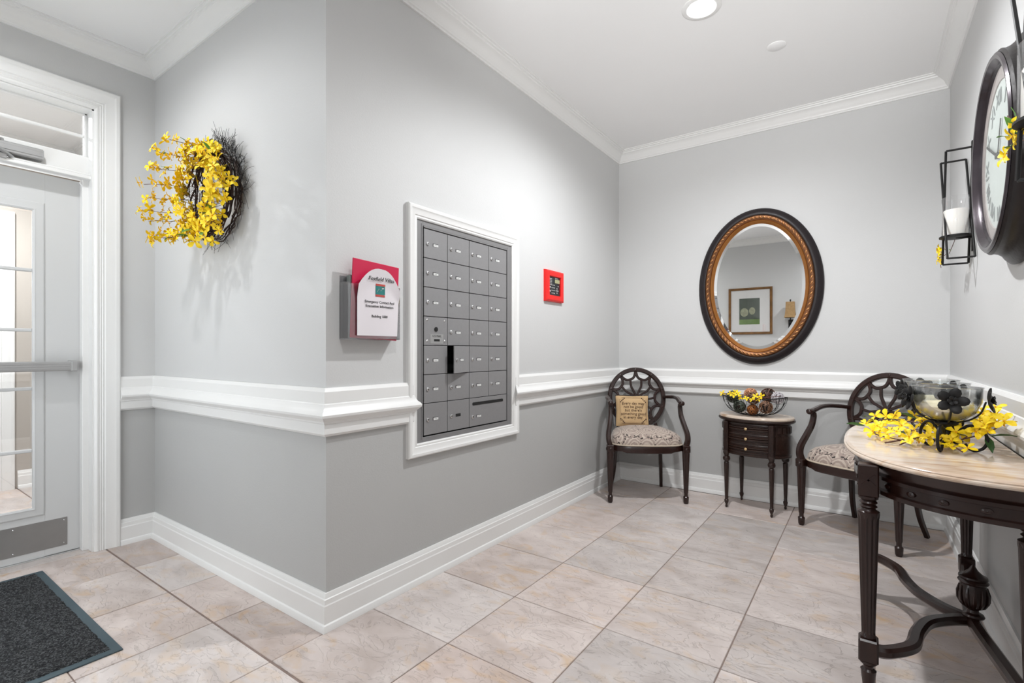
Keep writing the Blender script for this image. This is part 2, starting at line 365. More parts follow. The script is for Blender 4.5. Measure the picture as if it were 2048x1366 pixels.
def mat_damask():
    m = bpy.data.materials.new('damask_upholstery'); m.use_nodes = True; nt = m.node_tree; N = nt.nodes; L = nt.links
    b = N['Principled BSDF']; b.inputs['Roughness'].default_value = 0.8; b.inputs['Sheen Weight'].default_value = 0.2
    tc = N.new('ShaderNodeTexCoord'); nz = N.new('ShaderNodeTexNoise'); nz.inputs['Scale'].default_value = 22
    L.new(tc.outputs['Object'], nz.inputs['Vector'])
    mv = N.new('ShaderNodeVectorMath'); mv.operation = 'SCALE'; mv.inputs['Scale'].default_value = 0.035; L.new(nz.outputs['Color'], mv.inputs[0])
    ad = N.new('ShaderNodeVectorMath'); L.new(tc.outputs['Object'], ad.inputs[0]); L.new(mv.outputs[0], ad.inputs[1])
    mp = N.new('ShaderNodeMapping'); mp.inputs['Scale'].default_value = (1, 0.8, 0.6); L.new(ad.outputs[0], mp.inputs[0])
    vo = N.new('ShaderNodeTexVoronoi'); vo.inputs['Scale'].default_value = 8.5; vo.inputs['Randomness'].default_value = 0.25; L.new(mp.outputs[0], vo.inputs['Vector'])
    mu = N.new('ShaderNodeMath'); mu.operation = 'MULTIPLY'; mu.inputs[1].default_value = 48; L.new(vo.outputs['Distance'], mu.inputs[0])
    si = N.new('ShaderNodeMath'); si.operation = 'SINE'; L.new(mu.outputs[0], si.inputs[0])
    mr = N.new('ShaderNodeMapRange'); mr.inputs[1].default_value = -0.3; mr.inputs[2].default_value = 0.5; L.new(si.outputs[0], mr.inputs[0])
    mx = N.new('ShaderNodeMix'); mx.data_type = 'RGBA'; L.new(mr.outputs[0], mx.inputs[0])
    mx.inputs[6].default_value = (0.33, 0.26, 0.225, 1); mx.inputs[7].default_value = (0.50, 0.42, 0.355, 1)
    ve = N.new('ShaderNodeTexVoronoi'); ve.feature = 'DISTANCE_TO_EDGE'; ve.inputs['Scale'].default_value = 8.5; ve.inputs['Randomness'].default_value = 0.25; L.new(mp.outputs[0], ve.inputs['Vector'])
    lt = N.new('ShaderNodeMath'); lt.operation = 'LESS_THAN'; lt.inputs[1].default_value = 0.045; L.new(ve.outputs['Distance'], lt.inputs[0])
    n2 = N.new('ShaderNodeTexNoise'); n2.inputs['Scale'].default_value = 62; L.new(tc.outputs['Object'], n2.inputs['Vector'])
    gt = N.new('ShaderNodeMath'); gt.operation = 'GREATER_THAN'; gt.inputs[1].default_value = 0.56; L.new(n2.outputs[0], gt.inputs[0])
    an = N.new('ShaderNodeMath'); an.operation = 'MULTIPLY'; L.new(lt.outputs[0], an.inputs[0]); L.new(gt.outputs[0], an.inputs[1])
    m2 = N.new('ShaderNodeMix'); m2.data_type = 'RGBA'; L.new(an.outputs[0], m2.inputs[0]); L.new(mx.outputs[2], m2.inputs[6]); m2.inputs[7].default_value = (0.03, 0.022, 0.02, 1)
    L.new(m2.outputs[2], b.inputs['Base Color'])
    bp = N.new('ShaderNodeBump'); bp.inputs['Strength'].default_value = 0.2; bp.inputs['Distance'].default_value = 0.003; L.new(mr.outputs[0], bp.inputs['Height']); L.new(bp.outputs[0], b.inputs['Normal'])
    return m
DAMASK = mat_damask()

def mat_glass(name, tint=(0.97, 0.98, 0.98), gloss=0.06, rough=0.0, graze=0.75):
    m = bpy.data.materials.new(name); m.use_nodes = True; nt = m.node_tree; N = nt.nodes; L = nt.links; N.clear()
    o = N.new('ShaderNodeOutputMaterial'); t = N.new('ShaderNodeBsdfTransparent'); t.inputs[0].default_value = (*tint, 1)
    g = N.new('ShaderNodeBsdfGlossy'); g.inputs['Roughness'].default_value = rough; g.inputs[0].default_value = (1, 1, 1, 1)
    fr = N.new('ShaderNodeLayerWeight'); fr.inputs[0].default_value = 0.35
    ma = N.new('ShaderNodeMath'); ma.operation = 'MULTIPLY_ADD'; ma.inputs[1].default_value = graze; ma.inputs[2].default_value = gloss; L.new(fr.outputs['Fresnel'], ma.inputs[0])
    mx = N.new('ShaderNodeMixShader'); L.new(ma.outputs[0], mx.inputs[0]); L.new(t.outputs[0], mx.inputs[1]); L.new(g.outputs[0], mx.inputs[2]); L.new(mx.outputs[0], o.inputs[0])
    return m
GLASS = mat_glass('clear_glass'); ACRYL = mat_glass('clear_acrylic', (0.93, 0.93, 0.94), 0.05, 0.05)
CGLASS = mat_glass('clock_glass', (0.97, 0.98, 0.98), 0.02, 0.02, 0.22)
HGLASS = mat_glass('candle_glass', (0.95, 0.96, 0.96), 0.04)
SGLASS = mat_glass('sconce_glass', (0.985, 0.985, 0.985), 0.02, 0.0, 0.3)
MIRROR = mat('mirror_silver', (0.93, 0.94, 0.94), 0.0, metal=1.0)
DIAL = mat('clock_dial', (0.74, 0.78, 0.74), 0.4, noise=0.06, nscale=9)
DIALR = mat('clock_dial_ring', (0.42, 0.36, 0.34), 0.5, noise=0.3, nscale=22, bump=0.4, bscale=40)
NUMR = mat('faded_numeral_ink', (0.27, 0.29, 0.29), 0.6, noise=0.2)

def mat_gold():
    m = mat('carved_gold', (0.20, 0.085, 0.035), 0.36, metal=0.6, noise=0.5, nscale=35, bump=0.3, bscale=70); return m
GOLD = mat_gold()
GOLDH = mat('gold_leaf_highlight', (0.50, 0.23, 0.085), 0.33, metal=0.7, noise=0.5, nscale=30)
GOLDI = mat('gold_inner_lip', (0.36, 0.145, 0.035), 0.35, metal=0.6, noise=0.2, nscale=20)
FRAMED = mat('dark_mirror_frame', (0.012, 0.0075, 0.009), 0.42, noise=0.4, nscale=50, bump=0.08, bscale=90, spec=0.4)
EMIT = mat('lamp_lens', (1, 1, 1), 0.5, emit=(1.0, 0.985, 0.96), estr=9)
DAY = mat('daylit_glass', (0.5, 0.55, 0.6), 0.3, emit=(0.80, 0.88, 1.0), estr=0.35)

# ------------------------------------------------------------------ room shell
XL, XR, YB, YF, YE, XD, ZC = -1.84, 0.44, 4.26, -0.27, 1.24, -3.64, 2.95
ZS = 0.90                   # where the two paint colours meet, behind the chair rail
def wall(name, runs, mats=None):
    """runs: (x0,x1,y0,y1,z0,z1) boxes; split at ZS into the two paints."""
    mb = MB()
    for (x0, x1, y0, y1, z0, z1) in runs:
        if z0 < ZS:
            mb.mi = 1; mb.bb(x0, x1, y0, y1, z0, min(z1, ZS))
        if z1 > ZS:
            mb.mi = 0; mb.bb(x0, x1, y0, y1, max(z0, ZS), z1)
    return setting(name, mb, mats or [UP, LO], smooth=0)
OY0, OY1, OZ0, OZ1 = 1.742, 2.570, 0.690, 1.830       # mailbox opening
T = 0.12
wall('wall_left', [(XL - T, XL, YE + 0.0, OY0, 0, ZC), (XL - T, XL, OY1, YB, 0, ZC), (XL - T, XL, OY0, OY1, 0, OZ0), (XL - T, XL, OY0, OY1, OZ1, ZC)])
wall('wall_back', [(XL - T, XR + T, YB, YB + T, 0, ZC)])
wall('wall_right', [(XR, XR + T, YF - T, YB, 0, ZC)])
wall('wall_entry', [(XD, XL - T, YE, YE + T, 0, ZC)])
wall('wall_front', [(XD - T, XR, YF - T, YF, 0, ZC)])
DY0, DY1, DZT = -0.045, 0.935, 2.565                   # door opening with transom
wall('wall_door', [(XD - T, XD, YF, DY0, 0, ZC), (XD - T, XD, DY1, YE + T, 0, ZC), (XD - T, XD, DY0, DY1, DZT, ZC)])
VX = -5.83
wall('wall_vestibule_far', [(VX - T, VX, -1.0, 1.6, 0, ZC)], [TAN, TAN])
wall('wall_vestibule_side', [(VX, XD - T, 1.42, 1.42 + T, 0, ZC), (VX, XD - T, -0.9 - T, -0.9, 0, ZC)], [TAN, TAN])
c = MB(); c.bb(VX - T, XR + T, -1.0 - T, YB + T, ZC, ZC + 0.1); setting('ceiling', c, CEIL, 0)

# floor: grout bed with one tile object per tile
f = MB(); f.bb(VX - T, XR + T, -1.0 - T, YB + T, -0.05, -0.0035)
floor = setting('floor', f, GROUT, 0)
TS = 0.460
xl = [-0.435 - TS * k for k in range(-2, 13)]; xl.sort()
yl = sorted([1.92 + TS * k for k in range(0, 7)] + [1.46] + [0.990 - TS * k for k in range(0, 5)])
base_tile = {}
def tile_mesh(wx, wy):
    key = (round(wx, 3), round(wy, 3))
    if key not in base_tile:
        mb = MB(); mb.box(0, 0, -0.01, wx, wy, 0.02, 0.0018); base_tile[key] = mb.mesh('tile', TILE, 0)
    return base_tile[key]
for i in range(len(xl) - 1):
    for j in range(len(yl) - 1):
        x0, x1, y0, y1 = xl[i], xl[i + 1], yl[j], yl[j + 1]
        cx, cy = (x0 + x1) / 2, (y0 + y1) / 2
        if cx > XR + 0.12 or cx < VX or cy > YB + 0.12: continue
        if cy > YE + 0.15 and cx < XL - 0.1 and cx > XD - 0.1: continue
        if cx < XD and (cy > 1.45 or cy < -0.9): continue
        x0c, x1c = max(x0, VX), min(x1, XR); y0c, y1c = y0, min(y1, YB)
        gj = 0.0022; g0 = 0.0048 if abs(y0 - 0.99) < .01 else gj; g1 = 0.0048 if abs(y1 - 0.99) < .01 else gj
        wx = round(x1c - x0c - 2 * gj, 4); wy = round(y1c - y0c - g0 - g1, 4)
        o = link('tile', tile_mesh(wx, wy), floor, loc=((x0c + x1c) / 2, (y0c + g0 + y1c - g1) / 2, random.uniform(-0.0006, 0.0006)))
        if random.random() < 0.5: pass

# mouldings
RAIL = [(0, 1.006), (.012, 1.006), (.020, .990), (.020, .942), (.024, .938), (.027, .927), (.034, .915), (.045, .905), (.050, .896), (.048, .886), (.038, .876), (.030, .868), (.028, .860), (.022, .857), (.022, .815), (.012, .804), (0, .804)]
BASE = [(0, .150), (.007, .150), (.011, .140), (.013, .131), (.017, .128), (.018, .108), (.021, .103), (.021, .030), (.027, .026), (.032, .014), (.033, 0), (0, 0)]
CROWN = [(0, 2.858), (.010, 2.858), (.011, 2.868), (.017, 2.872), (.020, 2.880), (.024, 2.884), (.032, 2.902), (.050, 2.918), (.066, 2.924), (.068, 2.932), (.078, 2.934), (.080, 2.942), (.090, 2.943), (.090, 2.95), (0, 2.95)]
def mould(name, prof, p0, p1, n, m0, m1, parent=None, mt=None):
    p0, p1, n = Vector((*p0, 0)), Vector((*p1, 0)), Vector((*n, 0)); d = (p1 - p0).normalized(); mb = MB(); k = len(prof)
    v = [p0 + n * a + d * a * m0 + Vector((0, 0, z)) for a, z in prof] + [p1 + n * a - d * a * m1 + Vector((0, 0, z)) for a, z in prof]
    f = [(i, (i + 1) % k, k + (i + 1) % k, k + i) for i in range(k)] + [tuple(range(k)), tuple(range(k, 2 * k))]
    mb.add(v, f); return setting(name, mb, mt or TRIM, 25)
MFY0, MFY1, MFZ0, MFZ1 = 1.682, 2.630, 0.630, 1.890       # mailbox casing outer
CY1, CY0 = 1.056, -0.166
W = [('left', (XL, YE), (XL, YB), (1, 0), -1, 1), ('back', (XL, YB), (XR, YB), (0, -1), 1, 1), ('right', (XR, YB), (XR, YF), (-1, 0), 1, 1),
     ('front', (XR, YF), (XD, YF), (0, 1), 1, 1), ('entry', (XD, YE), (XL, YE), (0, -1), 1, -1)]
tn = 1
for nm, a, b, n, m0, m1 in W:
    mould('baseboard_' + nm, BASE, a, b, n, m0, m1)
    mould('trim_%d' % tn, CROWN, a, b, n, m0, m1); tn += 1
    if nm != 'left': mould('trim_%d' % tn, RAIL, a, b, n, m0, m1); tn += 1
mould('trim_%d' % tn, RAIL, (XL, YE), (XL, MFY0 + .018), (1, 0), -1, -0.9); tn += 1
mould('trim_%d' % tn, RAIL, (XL, MFY1 - .018), (XL, YB), (1, 0), -0.9, 1); tn += 1
mould('trim_%d' % tn, CROWN, (XD, YF), (XD, YE), (1, 0), 1, 1); tn += 1
mould('trim_%d' % tn, RAIL, (XD, CY1), (XD, YE), (1, 0), 0, 1); tn += 1
mould('baseboard_door', BASE, (XD, CY1), (XD, YE), (1, 0), 0, 1)
mould('trim_%d' % tn, CROWN, (VX, -0.9), (VX, 1.42), (1, 0), 1, 1); tn += 1
mould('trim_%d' % tn, CROWN, (VX, 1.42), (XD - T, 1.42), (0, -1), 1, 1); tn += 1
mould('baseboard_vestibule', BASE, (VX, 0.99), (VX, 1.42), (1, 0), 0, 1)
mould('baseboard_vestibule_side', BASE, (VX, 1.42), (XD - T, 1.42), (0, -1), 1, 1)

# door casing (fluted), jambs, transom
def casing_piece(mb, P, w, path, t=0.024):
    pass
CAS = [(0, 0), (0, .012), (.010, .020), (.018, .020), (.022, .015), (.028, .019), (.034, .015), (.040, .019), (.046, .015), (.052, .020), (.090, .022), (.100, .027), (.116, .027), (.122, .022), (.122, 0)]
def casing_frame(name, rot, loc, y0, y1, z0, z1, prof, bottom=False, m=None):
    """mitred picture-frame moulding; prof = (distance outward from the opening, thickness)."""
    mb = MB(); k = len(prof)
    def ring(pt, dx, dz): return [(pt[0] + dx * a, -t, pt[1] + dz * a) for a, t in prof]
    if bottom:
        cs = [((y0, z0), -1, -1), ((y1, z0), 1, -1), ((y1, z1), 1, 1), ((y0, z1), -1, 1)]; loops = [(0, 1), (1, 2), (2, 3), (3, 0)]
    else:
        cs = [((y0, z0), -1, 0), ((y0, z1), -1, 1), ((y1, z1), 1, 1), ((y1, z0), 1, 0)]; loops = [(0, 1), (1, 2), (2, 3)]
    v = []
    for p, dx, dz in cs: v += ring(p, dx, dz)
    f = []
    for a, b in loops:
        for i in range(k - 1): f.append((a * k + i, a * k + i + 1, b * k + i + 1, b * k + i))
        f.append((a * k + k - 1, a * k, b * k, b * k + k - 1))
    if not bottom: f += [tuple(range(k)), tuple(range(3 * k, 4 * k))]
    mb.add(v, f); return mb
mb = casing_frame('c', 0, 0, DY0, DY1, 0, DZT - 0.01, CAS)
o = mb.build('trim_%d' % tn, TRIM, None, kind='structure', smooth=25); o.location = (XD, 0, 0); o.rotation_euler = (0, 0, R_(90)); tn += 1
# jamb lining + transom bar, one fixed frame
j = MB()
j.bb(XD - T, XD + .004, DY1 - .008, DY1 + .01, 0, DZT); j.bb(XD - T, XD + .004, DY0 - .01, DY0 + .008, 0, DZT); j.bb(XD - T, XD + .004, DY0, DY1, DZT - .018, DZT)
j.bb(-3.755, -3.700, DY1 - .036, DY1, 0, 2.155, .003); j.bb(-3.755, -3.700, DY0, DY0 + .034, 0, 2.155, .003)      # stops
j.bb(XD - T - .01, -3.700, DY0, DY1, 2.160, 2.292, .003)                                                      # transom bar
j.bb(-3.705, -3.655, DY0, DY1, 2.152, 2.172, .003); j.bb(-3.705, -3.668, DY0, DY1, 2.172, 2.186, .004)
fr = setting('trim_%d' % tn, j, TRIM, 0); tn += 1
wn = MB()
wn.bb(-3.752, -3.722, DY0 + .008, DY1 - .008, 2.285, 2.300, .003); wn.bb(-3.752, -3.722, DY0 + .008, DY1 - .008, 2.538, 2.552, .003)
wn.bb(-3.752, -3.722, DY1 - .022, DY1 - .008, 2.292, 2.55, .003); wn.bb(-3.752, -3.722, DY0 + .008, DY0 + .022, 2.292, 2.55, .003)
win = setting('window_1', wn, TRIM, 0)
mm = MB(); mm.bb(-3.750, -3.728, DY0 + .02, DY1 - .02, 2.408, 2.424, .004); mm.build('glazing_bar', TRIM, win)
for z0, z1 in ((2.298, 2.410), (2.422, 2.540)):
    mm = MB(); mm.bb(-3.742, -3.738, DY0 + .018, DY1 - .018, z0, z1); mm.build('pane', GLASS, win, smooth=0)

# glazed door leaf
DF, DBK = -3.757, -3.800
dy0, dy1 = -0.012, 0.903; gy1 = 0.697; gy0 = 0.194
d = MB()
d.bb(DBK, DF, gy1 + .05, dy1, 0.006, 2.150, .003); d.bb(DBK, DF, dy0, gy0 - .05, 0.006, 2.150, .003)
d.bb(DBK, DF, gy0 - .052, gy1 + .052, 0.006, 0.245, .0); d.bb(DBK, DF, gy0 - .052, gy1 + .052, 1.985, 2.150, .0)
door = setting('door_1', d, DOORM, 0)
# raised lite frame with stepped, rounded corners
lf = casing_frame('l', 0, 0, gy0, gy1, 0.292, 1.938, [(0, -.006), (0, .010), (.008, .014), (.016, .010), (.044, .008), (.050, .004), (.052, .0), (.052, -.006)], bottom=True)
o = lf.build('lite_frame', DOORM, door, smooth=25); o.location = (DF, 0, 0); o.rotation_euler = (0, 0, R_(90))
zs = [0.292, 0.608, 0.951, 1.276, 1.608, 1.938]
for z in zs[1:-1]:
    b_ = MB(); b_.bb(DF - .030, DF - .002, gy0 - .002, gy1 + .002, z - .009, z + .009, .004); b_.build('glazing_bar', DOORM, door)
for a, b in zip(zs[:-1], zs[1:]):
    b_ = MB(); b_.bb(DF - .020, DF - .016, gy0 - .002, gy1 + .002, a + .006, b - .006); b_.build('pane', GLASS, door, smooth=0)
kp = MB(); kp.bb(DF, DF + .0025, dy0 + .05, 0.845, 0.045, 0.205, .0008); kp_o = kp.build('kick_plate', KICK, door, 'brushed steel kick plate')
sc = MB()
for y in (0.83, 0.62, 0.40, 0.16):
    for z in (0.06, 0.19): sc.sphere((DF + .0025, y, z), .0035, 8, 5)
sc.build('screw_head', CHROME, kp_o)
pb = MB(); pb.bb(DF + .045, DF + .085, 0.02, 0.850, 1.048, 1.102, .006)
for z in (1.062, 1.075, 1.088): pb.bb(DF + .084, DF + .087, 0.03, 0.838, z - .003, z + .003, .001)
po = pb.build('push_bar', SATIN, door, 'grey push bar', smooth=0)
e_ = MB(); e_.bb(DF, DF + .088, 0.842, 0.874, 1.044, 1.106, .006); e_.bb(DF, DF + .05, 0.03, 0.09, 1.05, 1.10, .004); e_.build('end_cap', SATIN, po)
sh = MB(); sh.bb(-3.79, -3.745, DY0, DY1, -0.003, 0.005, .002); sh.build('threshold', SATIN, door)

# door closer on the transom bar
cl = thing('door_closer', 'grey door closer with folded arm on the white bar above the glass door', 'door closer', (-3.70, 0.60, 2.225), R_(90))
b_ = MB(); b_.bb(-.17, .125, -.052, 0, -.028, .032, .006); b_.bb(-.165, .12, -.055, -.050, -.012, .016, .002); b_.build('body', SATIN, cl)
b_ = MB(); b_.lathe([(.018, .030), (.020, .034), (.018, .046), (.010, .048)], 14, Matrix.Translation((-.045, -.026, 0))); b_.build('spindle_cap', SATIN, cl)
b_ = MB(); b_.sweep([(-.045, -.03, .04), (-.07, -.07, .036), (-.11, -.13, .03)], rect(.026, .009, .002)); b_.build('arm', SATIN, cl)
b_ = MB(); b_.sweep([(-.11, -.13, .02), (-.06, -.09, -.02), (.0, -.045, -.045)], rect(.022, .010, .002)); b_.lathe([(.012, -.005), (.012, .045)], 10, Matrix.Translation((-.11, -.13, 0))); b_.build('forearm', SATIN, cl)
b_ = MB(); b_.bb(-.06, -.02, -.06, 0, -.062, -.036, .003); b_.build('arm_bracket', SATIN, cl)

# vestibule: outer door with casing
mb = casing_frame('c', 0, 0, -0.17, 0.80, 0, 2.2, CAS)
o = mb.build('trim_%d' % tn, TRIM, None, kind='structure', smooth=25); o.location = (VX, 0.05, 0); o.rotation_euler = (0, 0, R_(90)); tn += 1
d2 = MB(); d2.bb(VX, VX + .012, -.12, .85, 0, 2.2); d2.bb(VX + .0, VX + .02, .70, .85, 0, 2.2, .002); d2.bb(VX, VX + .02, -.12, .0, 0, 2.2, .002); d2.bb(VX, VX + .02, -.12, .85, 2.0, 2.2, .002); d2.bb(VX, VX + .02, -.12, .85, 0, .25, .002)
dd = setting('door_2', d2, DOORM, 0)
p_ = MB(); p_.bb(VX + .012, VX + .016, 0.0, 0.70, .25, 2.0); p_.build('pane', DAY, dd, smooth=0)
vm = MB(); vm.box(0, 0, 0.006, 0.95, 1.1, 0.012, .004); vmo = vm.build('floor_mat', mat('pale_blue_mat', (0.42, 0.46, 0.52), 0.9, noise=0.2, nscale=60, bump=0.3, bscale=200), None, 'pale blue-grey floor mat beyond the glass door', loc=(-4.75, 0.20, 0), cat='mat')

# added unseen door with glowing panes, made up to brighten the wreath wall
FILLG = mat('added_glow_pane', (0.8, 0.85, 0.9), 0.4, emit=(0.93, 0.97, 1.0), estr=FILL_DOOR_GLOW)
g_ = MB(); g_.bb(-3.35, -3.22, YF, YF + .03, 0.0, 2.15, .004); g_.bb(-2.28, -2.15, YF, YF + .03, 0.0, 2.15, .004); g_.bb(-3.22, -2.28, YF, YF + .03, 2.03, 2.15, .004); g_.bb(-3.22, -2.28, YF, YF + .03, 0.0, 0.22, .004)
d3 = setting('added_glow_door', g_, DOORM, 0)
for z0, z1 in ((.22, 1.12), (1.14, 2.03)):
    g_ = MB(); g_.bb(-3.22, -2.28, YF + .004, YF + .010, z0, z1); g_.build('pane', FILLG, d3, smooth=0)

# ------------------------------------------------------------------ recessed lights
canlab = ['round white recessed ceiling light above the alcove with the two armchairs', 'recessed ceiling light above the entry door and wreath', 'added unseen fill light above the near end of the corridor', 'added unseen ceiling light in the vestibule beyond the glass door']
for i, (x, y, p) in enumerate(LIGHTS):
    t = thing('recessed_light', canlab[i], 'ceiling light', (x, y, ZC), 0, 'recessed ceiling lights')
    b_ = MB(); v = []; prof = [(.098, 0), (.098, -.004), (.094, -.007), (.074, -.008), (.070, -.005), (.068, 0)]; seg = 32; k = len(prof)
    for r, z in prof: v += [(r * cos(2 * pi * q / seg), r * sin(2 * pi * q / seg), z) for q in range(seg)]
    b_.add(v, [(a * seg + q, a * seg + (q + 1) % seg, ((a + 1) % k) * seg + (q + 1) % seg, ((a + 1) % k) * seg + q) for a in range(k) for q in range(seg)])
    b_.build('trim_ring', TRIM, t)
    b_ = MB(); b_.lathe([(.069, -.0005), (.069, -.003), (.05, -.0045), (.001, -.005)], 28); b_.build('lens', EMIT, t)
    ld = bpy.data.lights.new('recessed_spot', 'SPOT'); ld.energy = p * 4; ld.spot_size = R_(SPOT); ld.spot_blend = 0.75; ld.shadow_soft_size = 0.035; ld.color = (0.97, 0.985, 1.0)
    lo = bpy.data.objects.new('recessed_spot', ld); C.objects.link(lo); lo.parent = t; lo.location = (0, 0, -.045)
t = MB(); t.lathe([(.050, 0), (.050, -.003), (.046, -.0055), (.001, -.006)], 28)
t.build('sprinkler_cover', CEIL, None, 'small flat round cover plate on the ceiling', loc=(-.43, 3.275, ZC), cat='cover plate')

# ------------------------------------------------------------------ mailbox bank
mbx = thing('mailbox_bank', 'grey steel bank of apartment mailboxes recessed in a white casing', 'mailboxes', (XL, 0, 0), R_(90))
cas = casing_frame('m', 0, 0, MFY0 + .064, MFY1 - .064, MFZ0 + .064, MFZ1 - .064, [(-.002, -.01), (-.002, .010), (.004, .014), (.012, .012), (.016, .016), (.036, .020), (.046, .026), (.058, .026), (.064, .020), (.064, 0)], bottom=True)
cas.build('casing', TRIM, mbx, 'white moulded casing', smooth=25)
IY0, IY1, IZ0, IZ1 = MFY0 + .062, MFY1 - .062, MFZ0 + .062, MFZ1 - .062
cols = [1.800, 1.977, 2.156, 2.335, 2.515]; rows = [1.788, 1.638, 1.489, 1.339, 1.189, 1.039, 0.891, 0.727]
u = MB()
for a, b, c_, d_ in ((IY0, cols[0] - .006, IZ0, IZ1), (cols[4] + .006, IY1, IZ0, IZ1), (cols[0] - .006, cols[4] + .006, rows[0] + .010, IZ1), (cols[0] - .006, cols[4] + .006, IZ0, rows[7] - .006)):
    u.bb(a, b, -.004, .012, c_, d_, .001)
u.bb(cols[0] - .002, cols[4] + .002, -.008, .010, rows[0] + .002, rows[0] + .009, .001)
u.bb(cols[0] - .018, cols[0] - .0145, -.007, 0, IZ0 + .02, rows[0] + .02, .001)
u.bb(cols[4] + .008, cols[4] + .0115, -.006, 0, IZ0 + .03, rows[0] + .02, .001)
u.build('unit_frame', ALUF, mbx, smooth=0)
u = MB(); u.bb(IY0, IY1, .10, .115, IZ0, IZ1)
for cx in cols: u.bb(cx - .001, cx + .001, .004, .10, IZ0, IZ1)
for rz in rows: u.bb(IY0, IY1, .004, .10, rz - .001, rz + .001)
u.build('compartments', DARKHOLE, mbx, smooth=0)
def door_panel(x0, x1, z0, z1):
    q = MB(); q.bb(0, x1 - x0, -.004, .002, 0, z1 - z0, .001); return q
slot_h = 0
knob_prof = [(.009, 0), (.0095, .004), (.007, .006), (.0045, .006), (.004, .003)]
MK = Matrix.Rotation(R_(90), 4, 'X')
lockm = MB(); lockm.lathe([(.0095, 0), (.0095, .004), (.0075, .0055), (.0065, .0058)], 14, MK); lockm_me = lockm.mesh('lock', CHROME)
kh = MB(); kh.box(0, -.0062, 0, .0022, .001, .008); kh_me = kh.mesh('keyhole', DARKHOLE, 0)
lbh = MB(); lbh.box(0, -.0045, 0, .040, .0015, .0155, .0004); lbh_me = lbh.mesh('card_holder', DARKHOLE, 0)
lbp = MB(); lbp.box(0.0015, -.0050, -.001, .036, .0012, .0125, .0003); lbp_me = lbp.mesh('name_card', LABELP, 0)
lbt = MB()
for q in range(5): lbt.box(-.008 + q * .004, -.0058, -.001, .0025, .0003, .003)
lbt_me = lbt.mesh('card_print', NUMR, 0)
ajar = None
for r in range(7):
    for k in range(4):
        x0, x1, z1, z0 = cols[k] + .0018, cols[k + 1] - .0018, rows[r] - .0018, rows[r + 1] + .0018
        if (r, k) == (6, 3): continue
        if (r, k) == (3, 0):
            q = door_panel(x0, x1, z0, z1); o = q.build('service_panel', ALU, mbx, 'panel with arrow lock and four screws', loc=(x0, 0, z0), smooth=0)
            for sx in (.022, .150):
                for sz in (.022, .130): 
                    s_ = MB(); s_.sphere((sx, -.004, sz), (.006, .004, .007), 10, 6); s_.build('screw', CHROME, o)
            s_ = MB(); s_.lathe([(.012, 0), (.012, .005), (.009, .006)], 16, Matrix.Translation((.086, -.003, .083)) @ MK); s_.build('arrow_lock', DARKHOLE, o)
            s_ = MB(); s_.box(.092, -.0048, .032, .098, .0012, .050, .0004); s_.build('notice_plate', SATIN, o)
            link('lettering', text_mesh('U.S. MAIL', .016, INK), o, loc=(.092, -.0058, .047), rot=RX90)
            s_ = MB(); s_.box(.092, -.0056, .026, .042, .001, .012, .002); s_.build('lock_slot', DARKHOLE, o)
            continue
        if (r, k) == (6, 2): x1 = cols[4] - .0018
        q = door_panel(x0, x1, z0, z1)
        o = q.build('mailbox_door', ALU, mbx, loc=(x0, 0, z0), smooth=0)
        if (r, k) == (4, 1):   # standing ajar, hinged on its right edge
            o['label'] = 'mailbox door standing ajar'
            me = o.data; wd = x1 - x0
            for vv in me.vertices: vv.co.x -= wd
            o.location = (x1, 0, z0); o.rotation_euler = (0, 0, R_(14)); dx0 = -wd
        else: dx0 = 0
        lz = (z1 - z0) * 0.49 if r < 6 or k < 2 else .055
        lock = link('lock', lockm_me, o, loc=(dx0 + .026, -.004, lz)); link('keyhole', kh_me, o, loc=(dx0 + .026, -.004, lz))
        link('card_holder', lbh_me, o, loc=(dx0 + .083, 0, lz))
        if (r, k) != (6, 1):
            link('name_card', lbp_me, o, loc=(dx0 + .083, 0, lz)); link('card_print', lbt_me, o, loc=(dx0 + .083, 0, lz))
        if (r, k) == (3, 2): link('lettering', text_mesh('5', .018, NUMR), o, loc=(.088, -.0043, .132), rot=RX90)
        if (r, k) == (6, 2):
            o['label'] = 'wide door with a long dark outgoing mail slot'
            s_ = MB(); pts = []
            for a in range(16):
                an = 2 * pi * a / 16; sx = .138 if cos(an) > 0 else -.138
                pts.append((sx + .009 * cos(an), .009 * sin(an)))
            s_.prism(pts, 0, .0012, Matrix.Translation((.172, -.0042, .128)) @ MK); s_.build('mail_slot', DARKHOLE, o, smooth=0)

# ------------------------------------------------------------------ leaflet holder
hd = thing('leaflet_holder', 'clear acrylic wall pocket filled with leaflets and a red folder', 'leaflet holder', (XL, 1.305, 1.215), R_(90))
b_ = MB(); b_.bb(0, .285, -.003, -.0005, -.005, .27, .001); b_.bb(0, .285, -.062, -.060, 0, .235, .001); b_.bb(0, .285, -.062, 0, -.003, 0, .001); b_.bb(0, .003, -.062, 0, 0, .24, .001); b_.bb(.282, .285, -.062, 0, 0, .24, .001)
b_.build('pocket', ACRYL, hd, smooth=0)
# rear leaflets
lf_ = MB(); lf_.bb(.024, .268, -.040, -.015, .002, .272, .002); lf_.build('leaflet', GREYP, None, 'grey-green leaflets stacked behind the red folder in the wall pocket', cat='leaflets', smooth=0, loc=(XL, 1.305, 1.215), rot=(0, 0, R_(90)))
fo = thing('red_folder', 'red folder with a white notice sheet in the clear wall pocket', 'folder', (XL + .048, 1.305, 1.216), R_(90))
b_ = MB(); M_ = Matrix.Rotation(R_(2.5), 4, 'Y'); b_.bb(.014, .272, -.006, -.001, .004, .346, .002, M=M_); b_.build('cover', REDF, fo, smooth=0)
